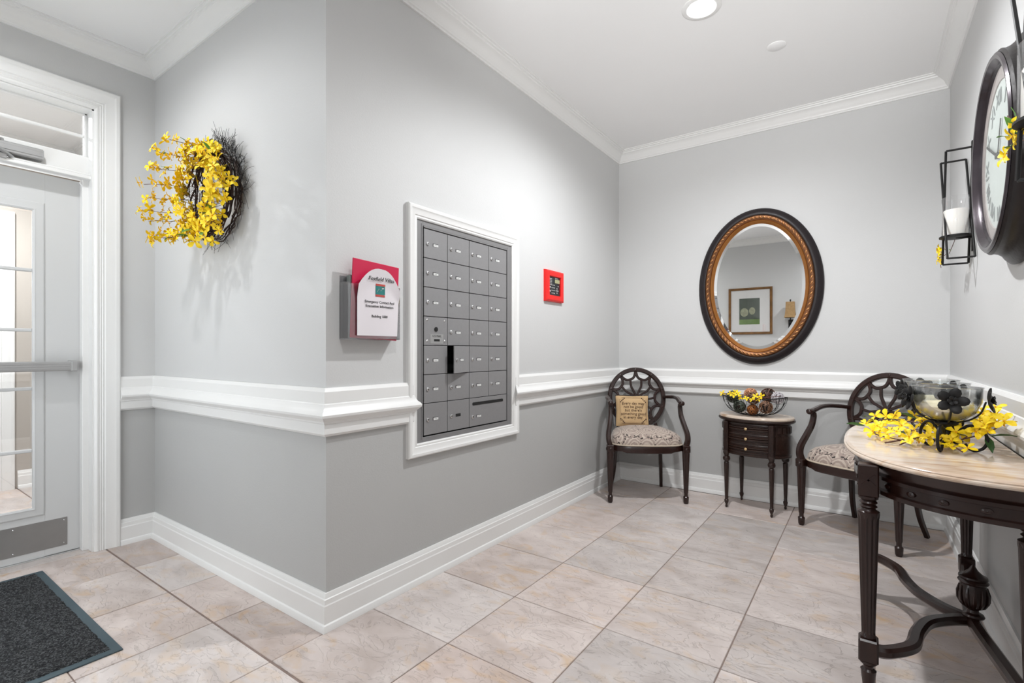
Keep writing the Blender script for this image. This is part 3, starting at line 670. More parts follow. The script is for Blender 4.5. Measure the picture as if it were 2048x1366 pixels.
# curled white sheet with a rounded upper flap
b_ = MB(); nx, nz = 14, 16
v = []; 
for iz in range(nz + 1):
    tz = iz / nz
    for ix in range(nx + 1):
        tx = ix / nx
        top = .232 + .085 * (1 - abs(2 * tx - 1) ** 2.2) - (.02 * tx)
        z = .012 + tz * (top - .012); x = .040 + tx * .222 + (.010 * tz if tx > .5 else 0)
        y = -.020 - .010 * sin(pi * tx) * tz - .012 * max(0, tz - .75) / .25
        v.append((x, y, z))
f = [(i * (nx + 1) + k, i * (nx + 1) + k + 1, (i + 1) * (nx + 1) + k + 1, (i + 1) * (nx + 1) + k) for i in range(nz) for k in range(nx)]
n0 = len(v); v2 = [(x, y + .0012, z) for x, y, z in v]; f2 = [tuple(n0 + q for q in reversed(t_)) for t_ in f]
bd = [k for k in range(nx + 1)] + [(i * (nx + 1) + nx) for i in range(1, nz + 1)] + [nz * (nx + 1) + k for k in range(nx - 1, -1, -1)] + [i * (nx + 1) for i in range(nz - 1, 0, -1)]
f3 = [(bd[i], bd[(i + 1) % len(bd)], n0 + bd[(i + 1) % len(bd)], n0 + bd[i]) for i in range(len(bd))]
b_.add(v + v2, f + f2 + f3); sheet = b_.build('notice_sheet', PAPER, fo, 'white notice sheet')
for txt, sz, z, sh_ in (('Foxfield Villas', .026, .262, .25), ('Emergency Contact And\nEvacuation Information', .0165, .152, 0), ('Building 1000', .0165, .098, 0)):
    link('lettering', text_mesh(txt, sz, INK, .0004, space=1.15, shear=sh_), sheet, loc=(.158, {.262: -.0358, .152: -.0254, .098: -.0236}[z], z), rot=RX90)
b_ = MB(); b_.box(.158, -.0275, .214, .052, .0012, .036, 0); b_.build('logo_square', TEAL, sheet, smooth=0)
b_ = MB(); b_.box(.158, -.0294, .238, .052, .001, .0085); b_.box(.158, -.0269, .190, .052, .001, .0085); b_.build('logo_bars', REDI, sheet, smooth=0)
b_ = MB()
b_.tube([(.140, -.0282, .206), (.150, -.0283, .222), (.160, -.0283, .212), (.172, -.0282, .224)], .0008, 4); b_.box(.172, -.0283, .224, .012, .001, .005)
b_.build('logo_lines', KEYW, sheet, smooth=0)

# ------------------------------------------------------------------ fire alarm panel
al = thing('alarm_panel', 'small red fire alarm panel with black keypad and yellow-green screen', 'alarm panel', (XL, 3.083, 1.624), R_(90))
b_ = MB(); fw, fh, t_ = .125, .104, .052
prof = [(0, .002), (0, .026), (.004, .030), (.044, .030), (.050, .024), (.052, 0)]
q = casing_frame('a', 0, 0, -.076, .080, -.066, .064, [(0, .004), (.002, .022), (.006, .026), (.034, .026), (.044, .020), (.047, 0)], bottom=True); q.build('red_frame', REDP, al, smooth=25)
b_.bb(-.078, .082, -.014, 0, -.068, .066, .001); kp = b_.build('keypad', KEYP, al, smooth=0)
b_ = MB(); b_.box(.040, -.0155, .036, .066, .003, .027, .001); b_.build('screen', LCD, kp, smooth=0)
b_ = MB()
for i_ in range(4):
    for k in range(3): b_.box(-.036 + k * .017, -.016, .006 - i_ * .019, .008, .003, .007, .001)
b_.build('number_keys', KEYW, kp, smooth=0)
b_ = MB()
for i_ in range(5): b_.box(-.052, -.0155, .050 - i_ * .0105, .036, .002, .0035)
for z in (-.010, -.038): b_.box(-.062, -.016, z, .016, .003, .012, .001)
for x, z in ((.036, -.016), (.036, -.046), (.022, -.031), (.050, -.031), (.036, -.031), (.052, 0.002)): b_.sphere((x, -.0155, z), (.005, .002, .005), 8, 5)
b_.box(.030, -.0155, .057, .040, .001, .003)
b_.build('indicator_keys', KEYW, kp, smooth=0)

# ------------------------------------------------------------------ forsythia kit
def flower_mesh(name, L, wd, m=YEL, petals=4, cup=0.35):
    b_ = MB()
    for k in range(petals):
        a = 2 * pi * k / petals + random.uniform(-.15, .15); M_ = Matrix.Rotation(a, 4, 'Z')
        rows_ = [(.002, .12, 0), (.25, .55, .10), (.55, 1.0, .26), (.82, .85, .22), (1.0, .25, .10)]
        v = []
        for t, ww, h in rows_:
            x = t * L; z = h * L * cup * 2.2
            v += [(x, -ww * wd / 2, z + .0015), (x, 0, z - .0012), (x, ww * wd / 2, z + .0015)]
        f = []
        for i in range(4):
            for q in range(2): f.append((i * 3 + q, i * 3 + q + 1, (i + 1) * 3 + q + 1, (i + 1) * 3 + q))
        b_.add(v, f, M_)
    b_.mi = 1; b_.lathe([(.0022, -.006), (.003, .001), (.0015, .006)], 6)
    return b_.mesh(name, [m, YELC], 60)
def leaf_mesh(name, L, wd, m):
    b_ = MB(); rows_ = [(0, .08, 0), (.15, .5, .02), (.4, 1, .05), (.7, .8, .04), (1, .05, -.03)]; v = []
    for t, ww, h in rows_: v += [(t * L, -ww * wd / 2, h * L + .002), (t * L, 0, h * L), (t * L, ww * wd / 2, h * L + .002)]
    b_.add(v, [(i * 3 + q, i * 3 + q + 1, (i + 1) * 3 + q + 1, (i + 1) * 3 + q) for i in range(4) for q in range(2)])
    return b_.mesh(name, m, 60)
FL = [flower_mesh('flower', .034, .020), flower_mesh('flower', .030, .019, cup=.7), flower_mesh('flower', .034, .017, cup=.15)]
LF = leaf_mesh('leaf', .060, .022, LEAF); LFD = leaf_mesh('leaf', .060, .022, LEAFD)
def orient(nrm, spin):
    q = Vector(nrm).normalized().to_track_quat('Z', 'Y'); return (q @ Euler((0, 0, spin)).to_quaternion()).to_euler()
def add_flower(parent, p, nrm, s=1.0):
    link('flower', random.choice(FL), parent, loc=p, rot=orient(nrm, random.uniform(0, 6)), scl=(s, s, s))
def add_leaf(parent, p, d, s=1.0, dark=False):
    q = Vector(d).normalized().to_track_quat('X', 'Z'); link('leaf', LFD if dark else LF, parent, loc=p, rot=(q @ Euler((random.uniform(-.8, .8), 0, 0)).to_quaternion()).to_euler(), scl=(s, s, s))
rv = lambda a: Vector((random.uniform(-a, a), random.uniform(-a, a), random.uniform(-a, a)))

# ------------------------------------------------------------------ wreath
wr = thing('wreath', 'twig wreath covered in yellow forsythia on the light wall', 'wreath', (-2.73, YE, 1.975))
random.seed(21)
tw = MB(); tg = MB()
def ringpt(a, R, dy): return Vector((R * cos(a), dy, R * sin(a) * 1.08))
for i in range(75):
    a0 = random.uniform(0, 2 * pi); ln = random.uniform(.9, 2.2); R0 = random.uniform(.155, .235); dy = random.uniform(-.085, -.012)
    pts = [ringpt(a0 + ln * k / 9, R0 + random.uniform(-.010, .010), dy + random.uniform(-.008, .008)) for k in range(10)]
    tw.tube(pts, random.uniform(.002, .0042), 5)
tw.build('vine_ring', TWIG, wr, kind='stuff')
for i in range(300):
    a0 = random.choice([random.uniform(-.2, 2.0), random.uniform(-.2, 1.7), random.uniform(0, 2 * pi)])
    p = ringpt(a0, random.uniform(.19, .235), random.uniform(-.05, -.010)); out = Vector((cos(a0) + random.uniform(-.5, .5), random.uniform(-.5, .1), sin(a0) + random.uniform(-.4, .5))).normalized(); pts = [p]
    side = Vector((-out.z, 0, out.x)) * random.uniform(-2.5, 2.5); L_ = random.uniform(.35, 1.0)
    for k in range(5):
        p = p + (out * .019 + side * .0032 * (k + 1)) * L_
        p.y = min(p.y, -.004); pts.append(p.copy())
    tg.tube(pts, .0008, 3)
tg.build('fine_twigs', TWIGG, wr, kind='stuff')
br = MB(); count = 0
random.seed(5)
for i in range(185):          # flowers hugging the ring
    a = random.uniform(0, 2 * pi)
    if 0.15 < a < 1.5 and random.random() < .35: continue
    Rr = random.uniform(.125, .235); dy = -random.uniform(.075, .16)
    if a > 4.7 or a < .5: Rr += random.uniform(0, .055)
    if .5 < a < 1.9: Rr -= .01
    p = ringpt(a, Rr, dy); nrm = Vector((cos(a) * .5 * random.uniform(-.3, 1.6), -1, sin(a) * .5)) + rv(.6)
    add_flower(wr, p, nrm, random.uniform(.9, 1.2)); count += 1
    b0 = ringpt(a + random.uniform(-.35, .35), .18, -.05); br.tube([b0, (p + b0) / 2 + rv(.018), p], .0012, 4)
# loose branches reaching out into the room, to the left
for (a, ln, dz, dx) in ((2.2, .15, .06, -.55), (2.55, .15, .03, -.7), (2.9, .15, .01, -.6), (3.2, .17, .0, -.7), (3.55, .19, -.02, -.9), (3.8, .20, -.03, -.95), (4.1, .18, -.05, -.75), (4.35, .20, -.06, -.95), (4.6, .14, -.06, -.4), (1.8, .12, .05, -.3)):
    p0 = ringpt(a, .20, -.09); d_ = Vector((dx, -.75, dz * 4)).normalized(); pts = [p0]
    for k in range(5): pts.append(pts[-1] + (d_ + rv(.22)) * ln / 4.2)
    br.tube(pts, .0016, 4)
    for k in range(1, 6):
        for _ in range(2): add_flower(wr, pts[k] + rv(.018), Vector((-.4, -1, .1)) + rv(.8), random.uniform(.8, 1.05)); count += 1
    if random.random() < .8: add_leaf(wr, pts[random.choice((2, 3))], d_ + rv(.6), random.uniform(.7, 1.0))
for i in range(12):
    a = random.uniform(0, 2 * pi); add_leaf(wr, ringpt(a, random.uniform(.15, .24), -.13), Vector((cos(a), -.6, sin(a))) + rv(.5), random.uniform(.7, 1.0), random.random() < .3)
br.build('stems', STEM, wr, kind='stuff')

# ------------------------------------------------------------------ oval mirror
MX, MZ, MY = -0.689, 1.660, YB
mi = thing('oval_mirror', 'large oval mirror in a dark frame with carved gold inner border', 'mirror', (MX, MY, MZ))
def oval(a, b, y, n=96): return [(a * cos(2 * pi * k / n), y, b * sin(2 * pi * k / n)) for k in range(n)]
def oval_ring(mb, prof, n=96, a0=.44, b0=.605):
    """prof: (inset from the outer edge, height off the wall)"""
    v = []; k = len(prof)
    for i in range(n):
        an = 2 * pi * i / n; nx, nz = cos(an) / a0, sin(an) / b0; l = math.hypot(nx, nz); nx /= l; nz /= l
        for ins, h in prof: v.append((a0 * cos(an) - nx * ins, -h, b0 * sin(an) - nz * ins))
    f = [(i * k + q, i * k + (q + 1) % k, ((i + 1) % n) * k + (q + 1) % k, ((i + 1) % n) * k + q) for i in range(n) for q in range(k)]
    mb.add(v, f); return mb
oval_ring(MB(), [(0, .0), (0, .010), (.004, .018), (.016, .028), (.036, .038), (.048, .040), (.054, .038), (.058, .030), (.058, 0)]).build('outer_frame', FRAMED, mi)
gi = oval_ring(MB(), [(.056, .0), (.056, .034), (.064, .044), (.078, .047), (.090, .040), (.094, .030), (.094, 0)]).build('carved_border', GOLD, mi, 'carved gold border')
lv = MB(); n = 84
for i in range(n):          # overlapping leaf carving
    an = 2 * pi * i / n; a1, b1 = .44 - .075, .605 - .075; p = Vector((a1 * cos(an), -.045, b1 * sin(an)))
    tv = Vector((-a1 * sin(an), 0, b1 * cos(an))).normalized(); nv = Vector((tv.z, 0, -tv.x))
    Mx = Matrix((( *(tv * 1.0 + nv * .55).normalized(),), (*(nv * 1.0 - tv * .55).normalized(),), (0, -1, 0))).transposed().to_4x4(); Mx.translation = p
    lv.sphere((0, 0, 0), (.0165, .0062, .0065), 8, 5, Mx)
lv.build('leaf_carving', GOLDH, gi, kind='stuff')
oval_ring(MB(), [(.092, .0), (.092, .030), (.098, .034), (.104, .030), (.112, .020), (.118, .014), (.118, 0)]).build('inner_lip', GOLDI, mi)
gl = MB(); n = 128; v = []; f = []
ga, gb = .44 - .116, .605 - .116
for (ins, h) in ((0, .0105), (.024, .0120)):
    for i in range(n):
        an = 2 * pi * i / n; nx, nz = cos(an) / ga, sin(an) / gb; l = math.hypot(nx, nz)
        v.append((ga * cos(an) - nx / l * ins, -h, gb * sin(an) - nz / l * ins))
f = [(i, (i + 1) % n, n + (i + 1) % n, n + i) for i in range(n)] + [tuple(n + i for i in range(n))]
gl.add(v, f); gl.build('mirror_glass', MIRROR, mi, smooth=0)

# ------------------------------------------------------------------ armchairs
def seat_outline(t, s=1.0):
    n = 5.0; cx, cy = cos(t), sin(t)
    x = math.copysign(abs(cx) ** (2 / n), cx); y = math.copysign(abs(cy) ** (2 / n), cy)
    wdt = .292 + (.215 - .292) * (y + 1) / 2
    py = y * .225 - .005
    if y < 0: py -= .035 * (1 - x * x) * (-y)
    return Vector((x * wdt * s, py * s, 0))
def make_chair(label, loc, rz):
    t = thing('armchair', label, 'chair', loc, rz, 'oval-back armchairs')
    for sx in (-1, 1):
        l = MB(); x0, y0 = sx * .285, -.212
        prof = [(.0, .014), (.012, .019), (.050, .021), (.058, .014), (.075, .0135), (.085, .0165), (.20, .0205), (.33, .0255), (.395, .028)]
        pts = [(x0, y0, z) for z, r in prof]; seg = 16
        l.lathe([(r, z) for z, r in prof], 40, Matrix.Translation((x0, y0, 0)) @ Matrix.Rotation(R_(11), 4, 'Z'), flute=10, fdepth=.2, z0f=.08, z1f=.35)
        l.box(x0, y0, .415, .054, .054, .055, .005); l.sphere((x0, y0 - .027, .412), (.014, .006, .014), 10, 6); l.sphere((x0 + sx * .027, y0, .412), (.006, .014, .014), 10, 6)
        l.build('leg', WOOD, t)
        l = MB(); rp = catmull([(sx * .178, .165, .43), (sx * .186, .178, .30), (sx * .196, .205, .14), (sx * .212, .262, 0)], 6)
        l.sweep(rp, rect(.030, .040, .005), up=(0, 1, 0), scale=[1 - .25 * k / (len(rp) - 1) for k in range(len(rp))]); l.build('leg', WOOD, t)
        # arm support and arm
        l = MB(); sp = catmull([(sx * .285, -.212, .435), (sx * .297, -.212, .475), (sx * .298, -.198, .525), (sx * .284, -.165, .59), (sx * .272, -.128, .655), (sx * .270, -.108, .71), (sx * .270, -.108, .745)], 5)
        l.sweep(sp, rect(.034, .044, .009), up=(0, 1, 0), scale=[1.1 - .25 * k / (len(sp) - 1) for k in range(len(sp))])
        sup = l.build('arm_support', WOOD, t)
        l = MB(); ap = catmull([(sx * .272, -.150, .752), (sx * .272, -.095, .762), (sx * .276, -.02, .778), (sx * .272, .06, .783), (sx * .252, .14, .778), (sx * .232, .215, .770)], 6)
        l.sweep(ap, rect(.036, .030, .008), up=(0, 0, 1), scale=[1.15 if k < 3 else 1 - .15 * k / (len(ap) - 1) for k in range(len(ap))])
        l.sphere((sx * .272, -.152, .752), (.016, .010, .018), 10, 6)
        l.build('armrest', WOOD, t)
    # seat rail
    n = 48; sr = MB(); v = []
    for s_, z in ((.96, .392), (1.0, .397), (1.0, .432), (.985, .440)):
        for k in range(n):
            p = seat_outline(2 * pi * k / n, s_); v.append((p.x, p.y, z - (.010 if (p.y < -.15 and z < .4 and abs(p.x) < .18) else 0)))
    f = [(a * n + k, a * n + (k + 1) % n, (a + 1) * n + (k + 1) % n, (a + 1) * n + k) for a in range(3) for k in range(n)] + [tuple(range(n)), tuple(range(3 * n, 4 * n))]
    sr.add(v, f); sr.build('seat_rail', WOOD, t)
    cu = MB(); v = []; prof = [(.975, .440), (.992, .452), (.985, .475), (.945, .500), (.86, .522), (.70, .540), (.45, .552), (.2, .557)]
    for s_, z in prof:
        for k in range(n): p = seat_outline(2 * pi * k / n, s_); v.append((p.x, p.y, z))
    v.append((0, 0, .558)); f = [(a * n + k, a * n + (k + 1) % n, (a + 1) * n + (k + 1) % n, (a + 1) * n + k) for a in range(len(prof) - 1) for k in range(n)]
    f += [((len(prof) - 1) * n + k, (len(prof) - 1) * n + (k + 1) % n, len(prof) * n) for k in range(n)] + [tuple(reversed(range(n)))]
    cu.add(v, f); seat = cu.build('seat', DAMASK, t, smooth=60)
    pp = MB(); pp.tube([seat_outline(2 * pi * k / n, .998) + Vector((0, 0, .444)) for k in range(n)], .0055, 6, closed=True)
    pp.build('piping', PIPE, seat)
    # oval back, leaning
    RXo, RZo, cz = .243, .258, .762; lean = R_(11)
    Mb = Matrix.Translation((0, .235, cz)) @ Matrix.Rotation(-lean, 4, 'X')
    ring = MB(); nn = 64
    def el(a, k=1.0, y=0): return Vector((RXo * k * cos(a), y, RZo * k * sin(a)))
    v = []; prof = [(0, -.010), (.006, -.016), (.030, -.016), (.036, -.010), (.036, .010), (.030, .014), (.006, .014), (0, .010)]
    for i in range(nn):
        a = 2 * pi * i / nn; nx, nz = cos(a) / RXo, sin(a) / RZo; l = math.hypot(nx, nz)
        for ins, y in prof: v.append((RXo * cos(a) - nx / l * ins, y, RZo * sin(a) - nz / l * ins))
    k_ = len(prof); ring.add(v, [(i * k_ + q, i * k_ + (q + 1) % k_, ((i + 1) % nn) * k_ + (q + 1) % k_, ((i + 1) % nn) * k_ + q) for i in range(nn) for q in range(k_)], Mb)
    back = ring.build('backrest', WOOD, t)
    web = MB(); sec = rect(.021, .018, .004); NR = 10
    for i in range(NR):
        a0 = pi / 2 + 2 * pi * i / NR; a1 = a0 + 2 * pi / NR; am = (a0 + a1) / 2
        p0, p1 = el(a0, .90), el(a1, .90)
        ctrl = [el(am - (a1 - a0) / 2 * math.copysign(abs(cos(pi * q / 16)) ** .72, cos(pi * q / 16)) * (.96 if 0 < q < 16 else 1), .93 - .30 * sin(pi * q / 16) ** .8) for q in range(17)]
        web.sweep(ctrl, sec, up=(0, 1, 0), M=Mb)
        bend = .10 * (1 if cos(am) > 0 else -1)
        rib = catmull([el(am, .08), el(am - bend, .26), el(am - bend * 1.1, .42), el(am, .62)], 4)
        web.sweep(rib, rect(.018, .016, .003), up=(0, 1, 0), M=Mb)
    web.build('web_lattice', WOOD, back)
    for i in range(NR):
        ro = MB(); p = el(pi / 2 + 2 * pi * i / NR, .925); ro.sphere((p.x, -.016, p.z), (.008, .004, .008), 8, 5, Mb); ro.build('rosette', WOOD, back)
    ro = MB(); ro.sphere((0, -.008, 0), (.024, .010, .024), 12, 6, Mb); ro.build('hub', WOOD, back)
    cn = MB()
    for sx in (-1, 1): cn.sweep(catmull([(sx * .170, .185, .41), (sx * .165, .195, .48), (sx * .150, .205, .55)], 4), rect(.028, .026, .004), up=(0, 1, 0))
    cn.build('back_post', WOOD, t)
    return t
make_chair('dark carved armchair holding a small cushion in the left corner', (-1.470, 3.866, 0), R_(32.4))
make_chair('dark carved armchair with an empty seat behind the marble console', (-0.0025, 3.876, 0), R_(-28))

# cushion with verse on the left chair (chair-local: back left of the seat)
def chair_pt(x, y, z): 
    a = R_(32.4); return Vector((-1.470 + x * cos(a) - y * sin(a), 3.866 + x * sin(a) + y * cos(a), z))
pc = chair_pt(-.062, .105, .664)
pil = thing('cushion', 'small tan cushion printed with a verse on the left armchair', 'cushion', pc, R_(32.4 - 6))
b_ = MB(); n = 14; hw, hh = .132, .128; v = []; 
def pz(i, k): 
    a, b = 2 * i / n - 1, 2 * k / n - 1; return .036 * (max(0, (1 - a ** 4) * (1 - b ** 4))) ** .6
def pxy(i, k):
    a, b = 2 * i / n - 1, 2 * k / n - 1; return a * hw * (1 - .06 * (1 - b * b) * 0 - .05 * (1 - abs(b)) * abs(a)), b * hh * (1 - .05 * (1 - abs(a)) * abs(b))
for s_ in (-1, 1):
    for i in range(n + 1):
        for k in range(n + 1): x, z = pxy(i, k); v.append((x, s_ * pz(i, k), z))
m1 = (n + 1) ** 2; f = []
for i in range(n):
    for k in range(n):
        q = (i * (n + 1) + k, (i + 1) * (n + 1) + k, (i + 1) * (n + 1) + k + 1, i * (n + 1) + k + 1); f.append(q); f.append(tuple(m1 + w_ for w_ in reversed(q)))
Mt = Matrix.Rotation(R_(-14), 4, 'X')
b_.add(v, f, Mt); cov = b_.build('cover', BUFF, pil, smooth=70)
bk = MB(); bk.tube([Mt @ Vector((x, .002, z)) for x, z in [(-hw, hh), (hw, hh), (hw, 0), (hw, -hh), (0, -hh), (-hw, -hh), (-hw, 0)]], .004, 5, closed=True); bk.build('edge_cord', BLKF, pil)
me = text_mesh('Every day may\nnot be good\nbut there\'s\nsomething good\nin every day.', .031, BRNP, .0012, space=.92)
link('lettering', me, cov, loc=Mt @ Vector((.008, -.0375, 0.0)), rot=(R_(90 - 14), 0, 0))
bo = MB()
for (x0, z0, x1, z1) in ((-.085, .105, .100, .105), (-.085, -.105, .100, -.105), (-.098, -.092, -.098, .092), (.112, -.092, .112, .092)):
    pts_ = [Vector((x0 + (x1 - x0) * q / 8, 0, z0 + (z1 - z0) * q / 8)) for q in range(9)]
    pts_ = [Vector((p.x, -.0015 - .036 * (max(0, (1 - (p.x / hw) ** 4) * (1 - (p.z / hh) ** 4))) ** .6, p.z)) for p in pts_]
    bo.tube([Mt @ p for p in pts_], .0012, 4)
for sx in (-1, 1):
    for sz in (-1, 1):
        for q in range(4):
            x, z = .007 + sx * (.100 - q * .010), sz * (.100 - (3 - q) * .010); y = -.002 - .036 * (max(0, (1 - (x / hw) ** 4) * (1 - (z / hh) ** 4))) ** .6
            p = Mt @ Vector((x, y, z)); bo.sphere(p, (.0055, .0015, .0055), 8, 4)
bo.build('printed_border', BRNP, cov)

# ------------------------------------------------------------------ oval side table
st = thing('side_table', 'small oval three-drawer side table with a cream marble top', 'side table', (-0.665, 4.028, 0), R_(-12))
A, B = .262, .192
def ell(a, b, k=1.0, n=64): return [(a * k * cos(2 * pi * q / n), b * k * sin(2 * pi * q / n)) for q in range(n)]
def loft(mb, rings, M=None):
    n = len(rings[0][0]); v = []
    for poly, z in rings: v += [(x, y, z) for x, y in poly]
    f = [(a * n + k, a * n + (k + 1) % n, (a + 1) * n + (k + 1) % n, (a + 1) * n + k) for a in range(len(rings) - 1) for k in range(n)]
    f += [tuple(reversed(range(n))), tuple(range((len(rings) - 1) * n, len(rings) * n))]; return mb.add(v, f, M)
loft(MB(), [(ell(A, B, .97), .668), (ell(A, B, .985), .672), (ell(A, B, .985), .683), (ell(A, B, .965), .690), (ell(A, B, .955), .690)]).build('marble_top', MARBLE, st, 'cream marble top')
loft(MB(), [(ell(A, B, .90), .640), (ell(A, B, .96), .648), (ell(A, B, 1.0), .655), (ell(A, B, 1.01), .661), (ell(A, B, 1.0), .668)]).build('top_moulding', WOODB, st)
a2, b2 = .238, .168
loft(MB(), [(ell(a2, b2, .985), .405), (ell(a2, b2, 1.0), .409), (ell(a2, b2, 1.0), .418), (ell(a2, b2, .97), .422), (ell(a2, b2, .97), .640)]).build('body', WOODB, st)
def arc_panel(mb, t0, t1, z0, z1, off0, off1, n=12, ridges=None):
    """curved slab following the body ellipse between angles t0..t1"""
    v = []; prof = [(off0, z0), (off1, z0 + .003), (off1, z1 - .003), (off0, z1)] if not ridges else ridges
    k = len(prof)
    for i in range(n + 1):
        t = t0 + (t1 - t0) * i / n; x, y = a2 * .97 * cos(t), b2 * .97 * sin(t); nx, ny = cos(t) / a2, sin(t) / b2; l = math.hypot(nx, ny); nx /= l; ny /= l
        for o_, z in prof: v.append((x + nx * o_, y + ny * o_, z))
    f = [(i * k + q, i * k + (q + 1) % k, (i + 1) * k + (q + 1) % k, (i + 1) * k + q) for i in range(n) for q in range(k)] + [tuple(range(k)), tuple(range(n * k, (n + 1) * k))]
    return mb.add(v, f)
tA, tB = -pi / 2 - .62, -pi / 2 + .62
for i in range(3):
    z0 = .428 + i * .0715; z1 = z0 + .064
    rg = [(-.006, z0), (.004, z0), (.006, z0 + .006), (.001, z0 + .010), (.001, z0 + .016), (.009, z0 + .020), (.009, z0 + .028), (.003, z0 + .032), (.009, z0 + .036), (.009, z0 + .044), (.001, z0 + .048), (.001, z0 + .054), (.006, z0 + .058), (.004, z1), (-.006, z1)]
    dr = arc_panel(MB(), tA, tB, z0, z1, 0, 0, 14, rg).build('drawer', WOODB, st)
    k_ = MB(); zk = z0 + .032; k_.lathe([(.004, 0), (.004, .006), (.010, .010), (.010, .014), (.005, .017)], 12, Matrix.Translation((0, -b2 * .97 - .006, zk)) @ MK); k_.build('knob', BRASS, dr)
for sx in (-1, 1):
    for (ta, tb) in (((-pi / 2 + .86), (pi / 2 - .86)),):
        if sx < 0: ta, tb = pi - tb, pi - ta
        q = arc_panel(MB(), ta, tb, .432, .560, -.004, .004, 14); arc_panel(q, ta, tb, .572, .632, -.004, .004, 14)
        for i in range(7):
            tt = ta + (tb - ta) * (i + .5) / 7; arc_panel(q, tt - .06, tt + .06, .578, .626, .003, .008, 2)
        q.build('side_panel', WOODB, st)
for sx in (-1, 1):
    for sy in (-1, 1):
        lg = MB(); x, y = sx * .158, sy * .132
        pr = [(.005, 0), (.008, .004), (.0085, .016), (.006, .022), (.010, .030), (.015, .045), (.0155, .056), (.010, .062), (.012, .068), (.0105, .075), (.0125, .12), (.0175, .32), (.018, .335), (.013, .342), (.023, .352), (.026, .365), (.022, .378), (.014, .384), (.018, .392), (.019, .404)]
        lg.lathe(pr, 36, Matrix.Translation((x, y, 0)), flute=9, fdepth=.2, z0f=.07, z1f=.33)
        lg.box(x, y, .41, .036, .036, .014, .002)
        lg.bb(x - .017, x + .017, y - .016, y + .016, .404, .642, .003)
        for dx in (-.008, 0, .008): lg.bb(x + dx - .0015, x + dx + .0015, y - sy * .0 + sy * .014, y + sy * .019, .43, .63, .0008)
        lg.build('leg', WOODB, st)
        if sy < 0:
            pass

# wire bowl with woven balls
bc = Vector((-.672, 3.992, .690)); bowl = thing('wire_bowl', 'dark wire bowl of woven balls on the oval side table', 'bowl', bc, R_(-12))
def bow(t, s_): # t angle, s_ 0 bottom .. 1 rim
    r = .30 + .70 * math.sin(s_ * pi / 2) ** .9; z = .004 + .126 * (1 - math.cos(s_ * pi / 2)); tip = .012 * s_ * abs(cos(t)) ** 3
    return Vector((.222 * r * cos(t), .150 * r * sin(t), z + tip))
rb = MB(); rb.tube([bow(2 * pi * k / 56, 1) for k in range(56)], .0035, 6, closed=True); rb.tube([bow(2 * pi * k / 40, 0) for k in range(40)], .003, 6, closed=True); rb.build('rim', BLACK, bowl)
wb = MB()
for i in range(18): wb.tube([bow(2 * pi * i / 18 + .25 * k / 8, k / 8) for k in range(9)], .0015, 4)
for i in range(18): wb.tube([bow(2 * pi * i / 18 - .25 * k / 8, k / 8) for k in range(9)], .0015, 4)
for s_ in (.3, .55, .8): wb.tube([bow(2 * pi * k / 40, s_) for k in range(40)], .001, 4, closed=True)
wb.build('wire_mesh', BLACK, bowl, kind='stuff')
bs = MB(); bs.prism([(p.x, p.y) for p in [bow(2 * pi * k / 32, 0) for k in range(32)]], 0.001, .004); bs.build('base', BLACK, bowl)
random.seed(3)
def ball_mesh(r, m, core, strands=17, sr=.0030):
    b_ = MB(); b_.mi = 1; b_.sphere((0, 0, 0), r * .72, 14, 10); b_.mi = 0
    for i in range(strands):
        q = Euler((random.uniform(0, 6), random.uniform(0, 6), random.uniform(0, 6))).to_matrix().to_4x4(); tilt = random.uniform(-.6, .6); rr = r * random.uniform(.93, 1.0)
        b_.tube([(rr * cos(tilt) * cos(2 * pi * k / 18), rr * cos(tilt) * sin(2 * pi * k / 18), rr * sin(tilt) + random.uniform(-.001, .001)) for k in range(18)], sr, 3, closed=True, M=q)
    return b_.mesh('decorative_ball', [m, core], 60)
def bm_(n_, c_): return mat(n_, c_, .5, noise=.5, nscale=80, rnd=0)
DK = mat('ball_core_dark', (.03, .02, .015), .9, noise=.3)
BG, BO, BB, BD, BW, BC = bm_('olive_twine', (.06, .075, .055)), bm_('peach_twine', (.62, .30, .16)), bm_('brown_twine', (.22, .11, .06)), bm_('umber_twine', (.11, .05, .035)), bm_('silver_white_twine', (.55, .52, .54)), bm_('copper_twine', (.35, .12, .03))
CW = mat('ball_core_pale', (.40, .38, .40), .9, noise=.3)
balls = [((-.138, -.030, .128), .045, BG, DK, 'dark olive woven ball at the left end of the wire bowl'),
         ((-.028, .015, .150), .046, BO, mat('ball_core_peach', (.45, .22, .13), .9, noise=.3), 'peach woven ball, second from left in the wire bowl'),
         ((.018, -.058, .128), .044, BB, DK, 'mid brown woven ball low at the middle of the wire bowl'),
         ((.092, .020, .150), .051, BD, DK, 'dark umber woven ball, topmost in the wire bowl'),
         ((.168, -.015, .138), .042, BW, CW, 'silvery white woven ball at the right end of the wire bowl'),
         ((-.078, -.060, .062), .042, BG, DK, 'dark olive woven ball under the wire bowl rim at left'),
         ((.010, -.045, .044), .038, BC, DK, 'copper woven ball at the bottom of the wire bowl'),
         ((.104, -.055, .070), .044, BB, DK, 'brown woven ball under the rim at right in the wire bowl')]
Mw = Matrix.Translation(bc) @ Matrix.Rotation(R_(-12), 4, 'Z')
for p, r, m, core, lab in balls: link('decorative_ball', ball_mesh(r, m, core), None, lab, loc=Mw @ Vector(p), cat='ball', group='woven balls in the wire bowl')
sprig = thing('forsythia_sprig', 'small yellow forsythia sprig laid across the wire bowl', 'flowers', Mw @ Vector((0, -.135, .150)), R_(-12))
s_ = MB(); s_.tube(catmull([(-.21, .10, .0), (-.10, -.01, .004), (.0, -.025, .006), (.10, -.01, -.004), (.20, .08, .004)], 5), .002, 5); s_.build('stem', STEM, sprig)
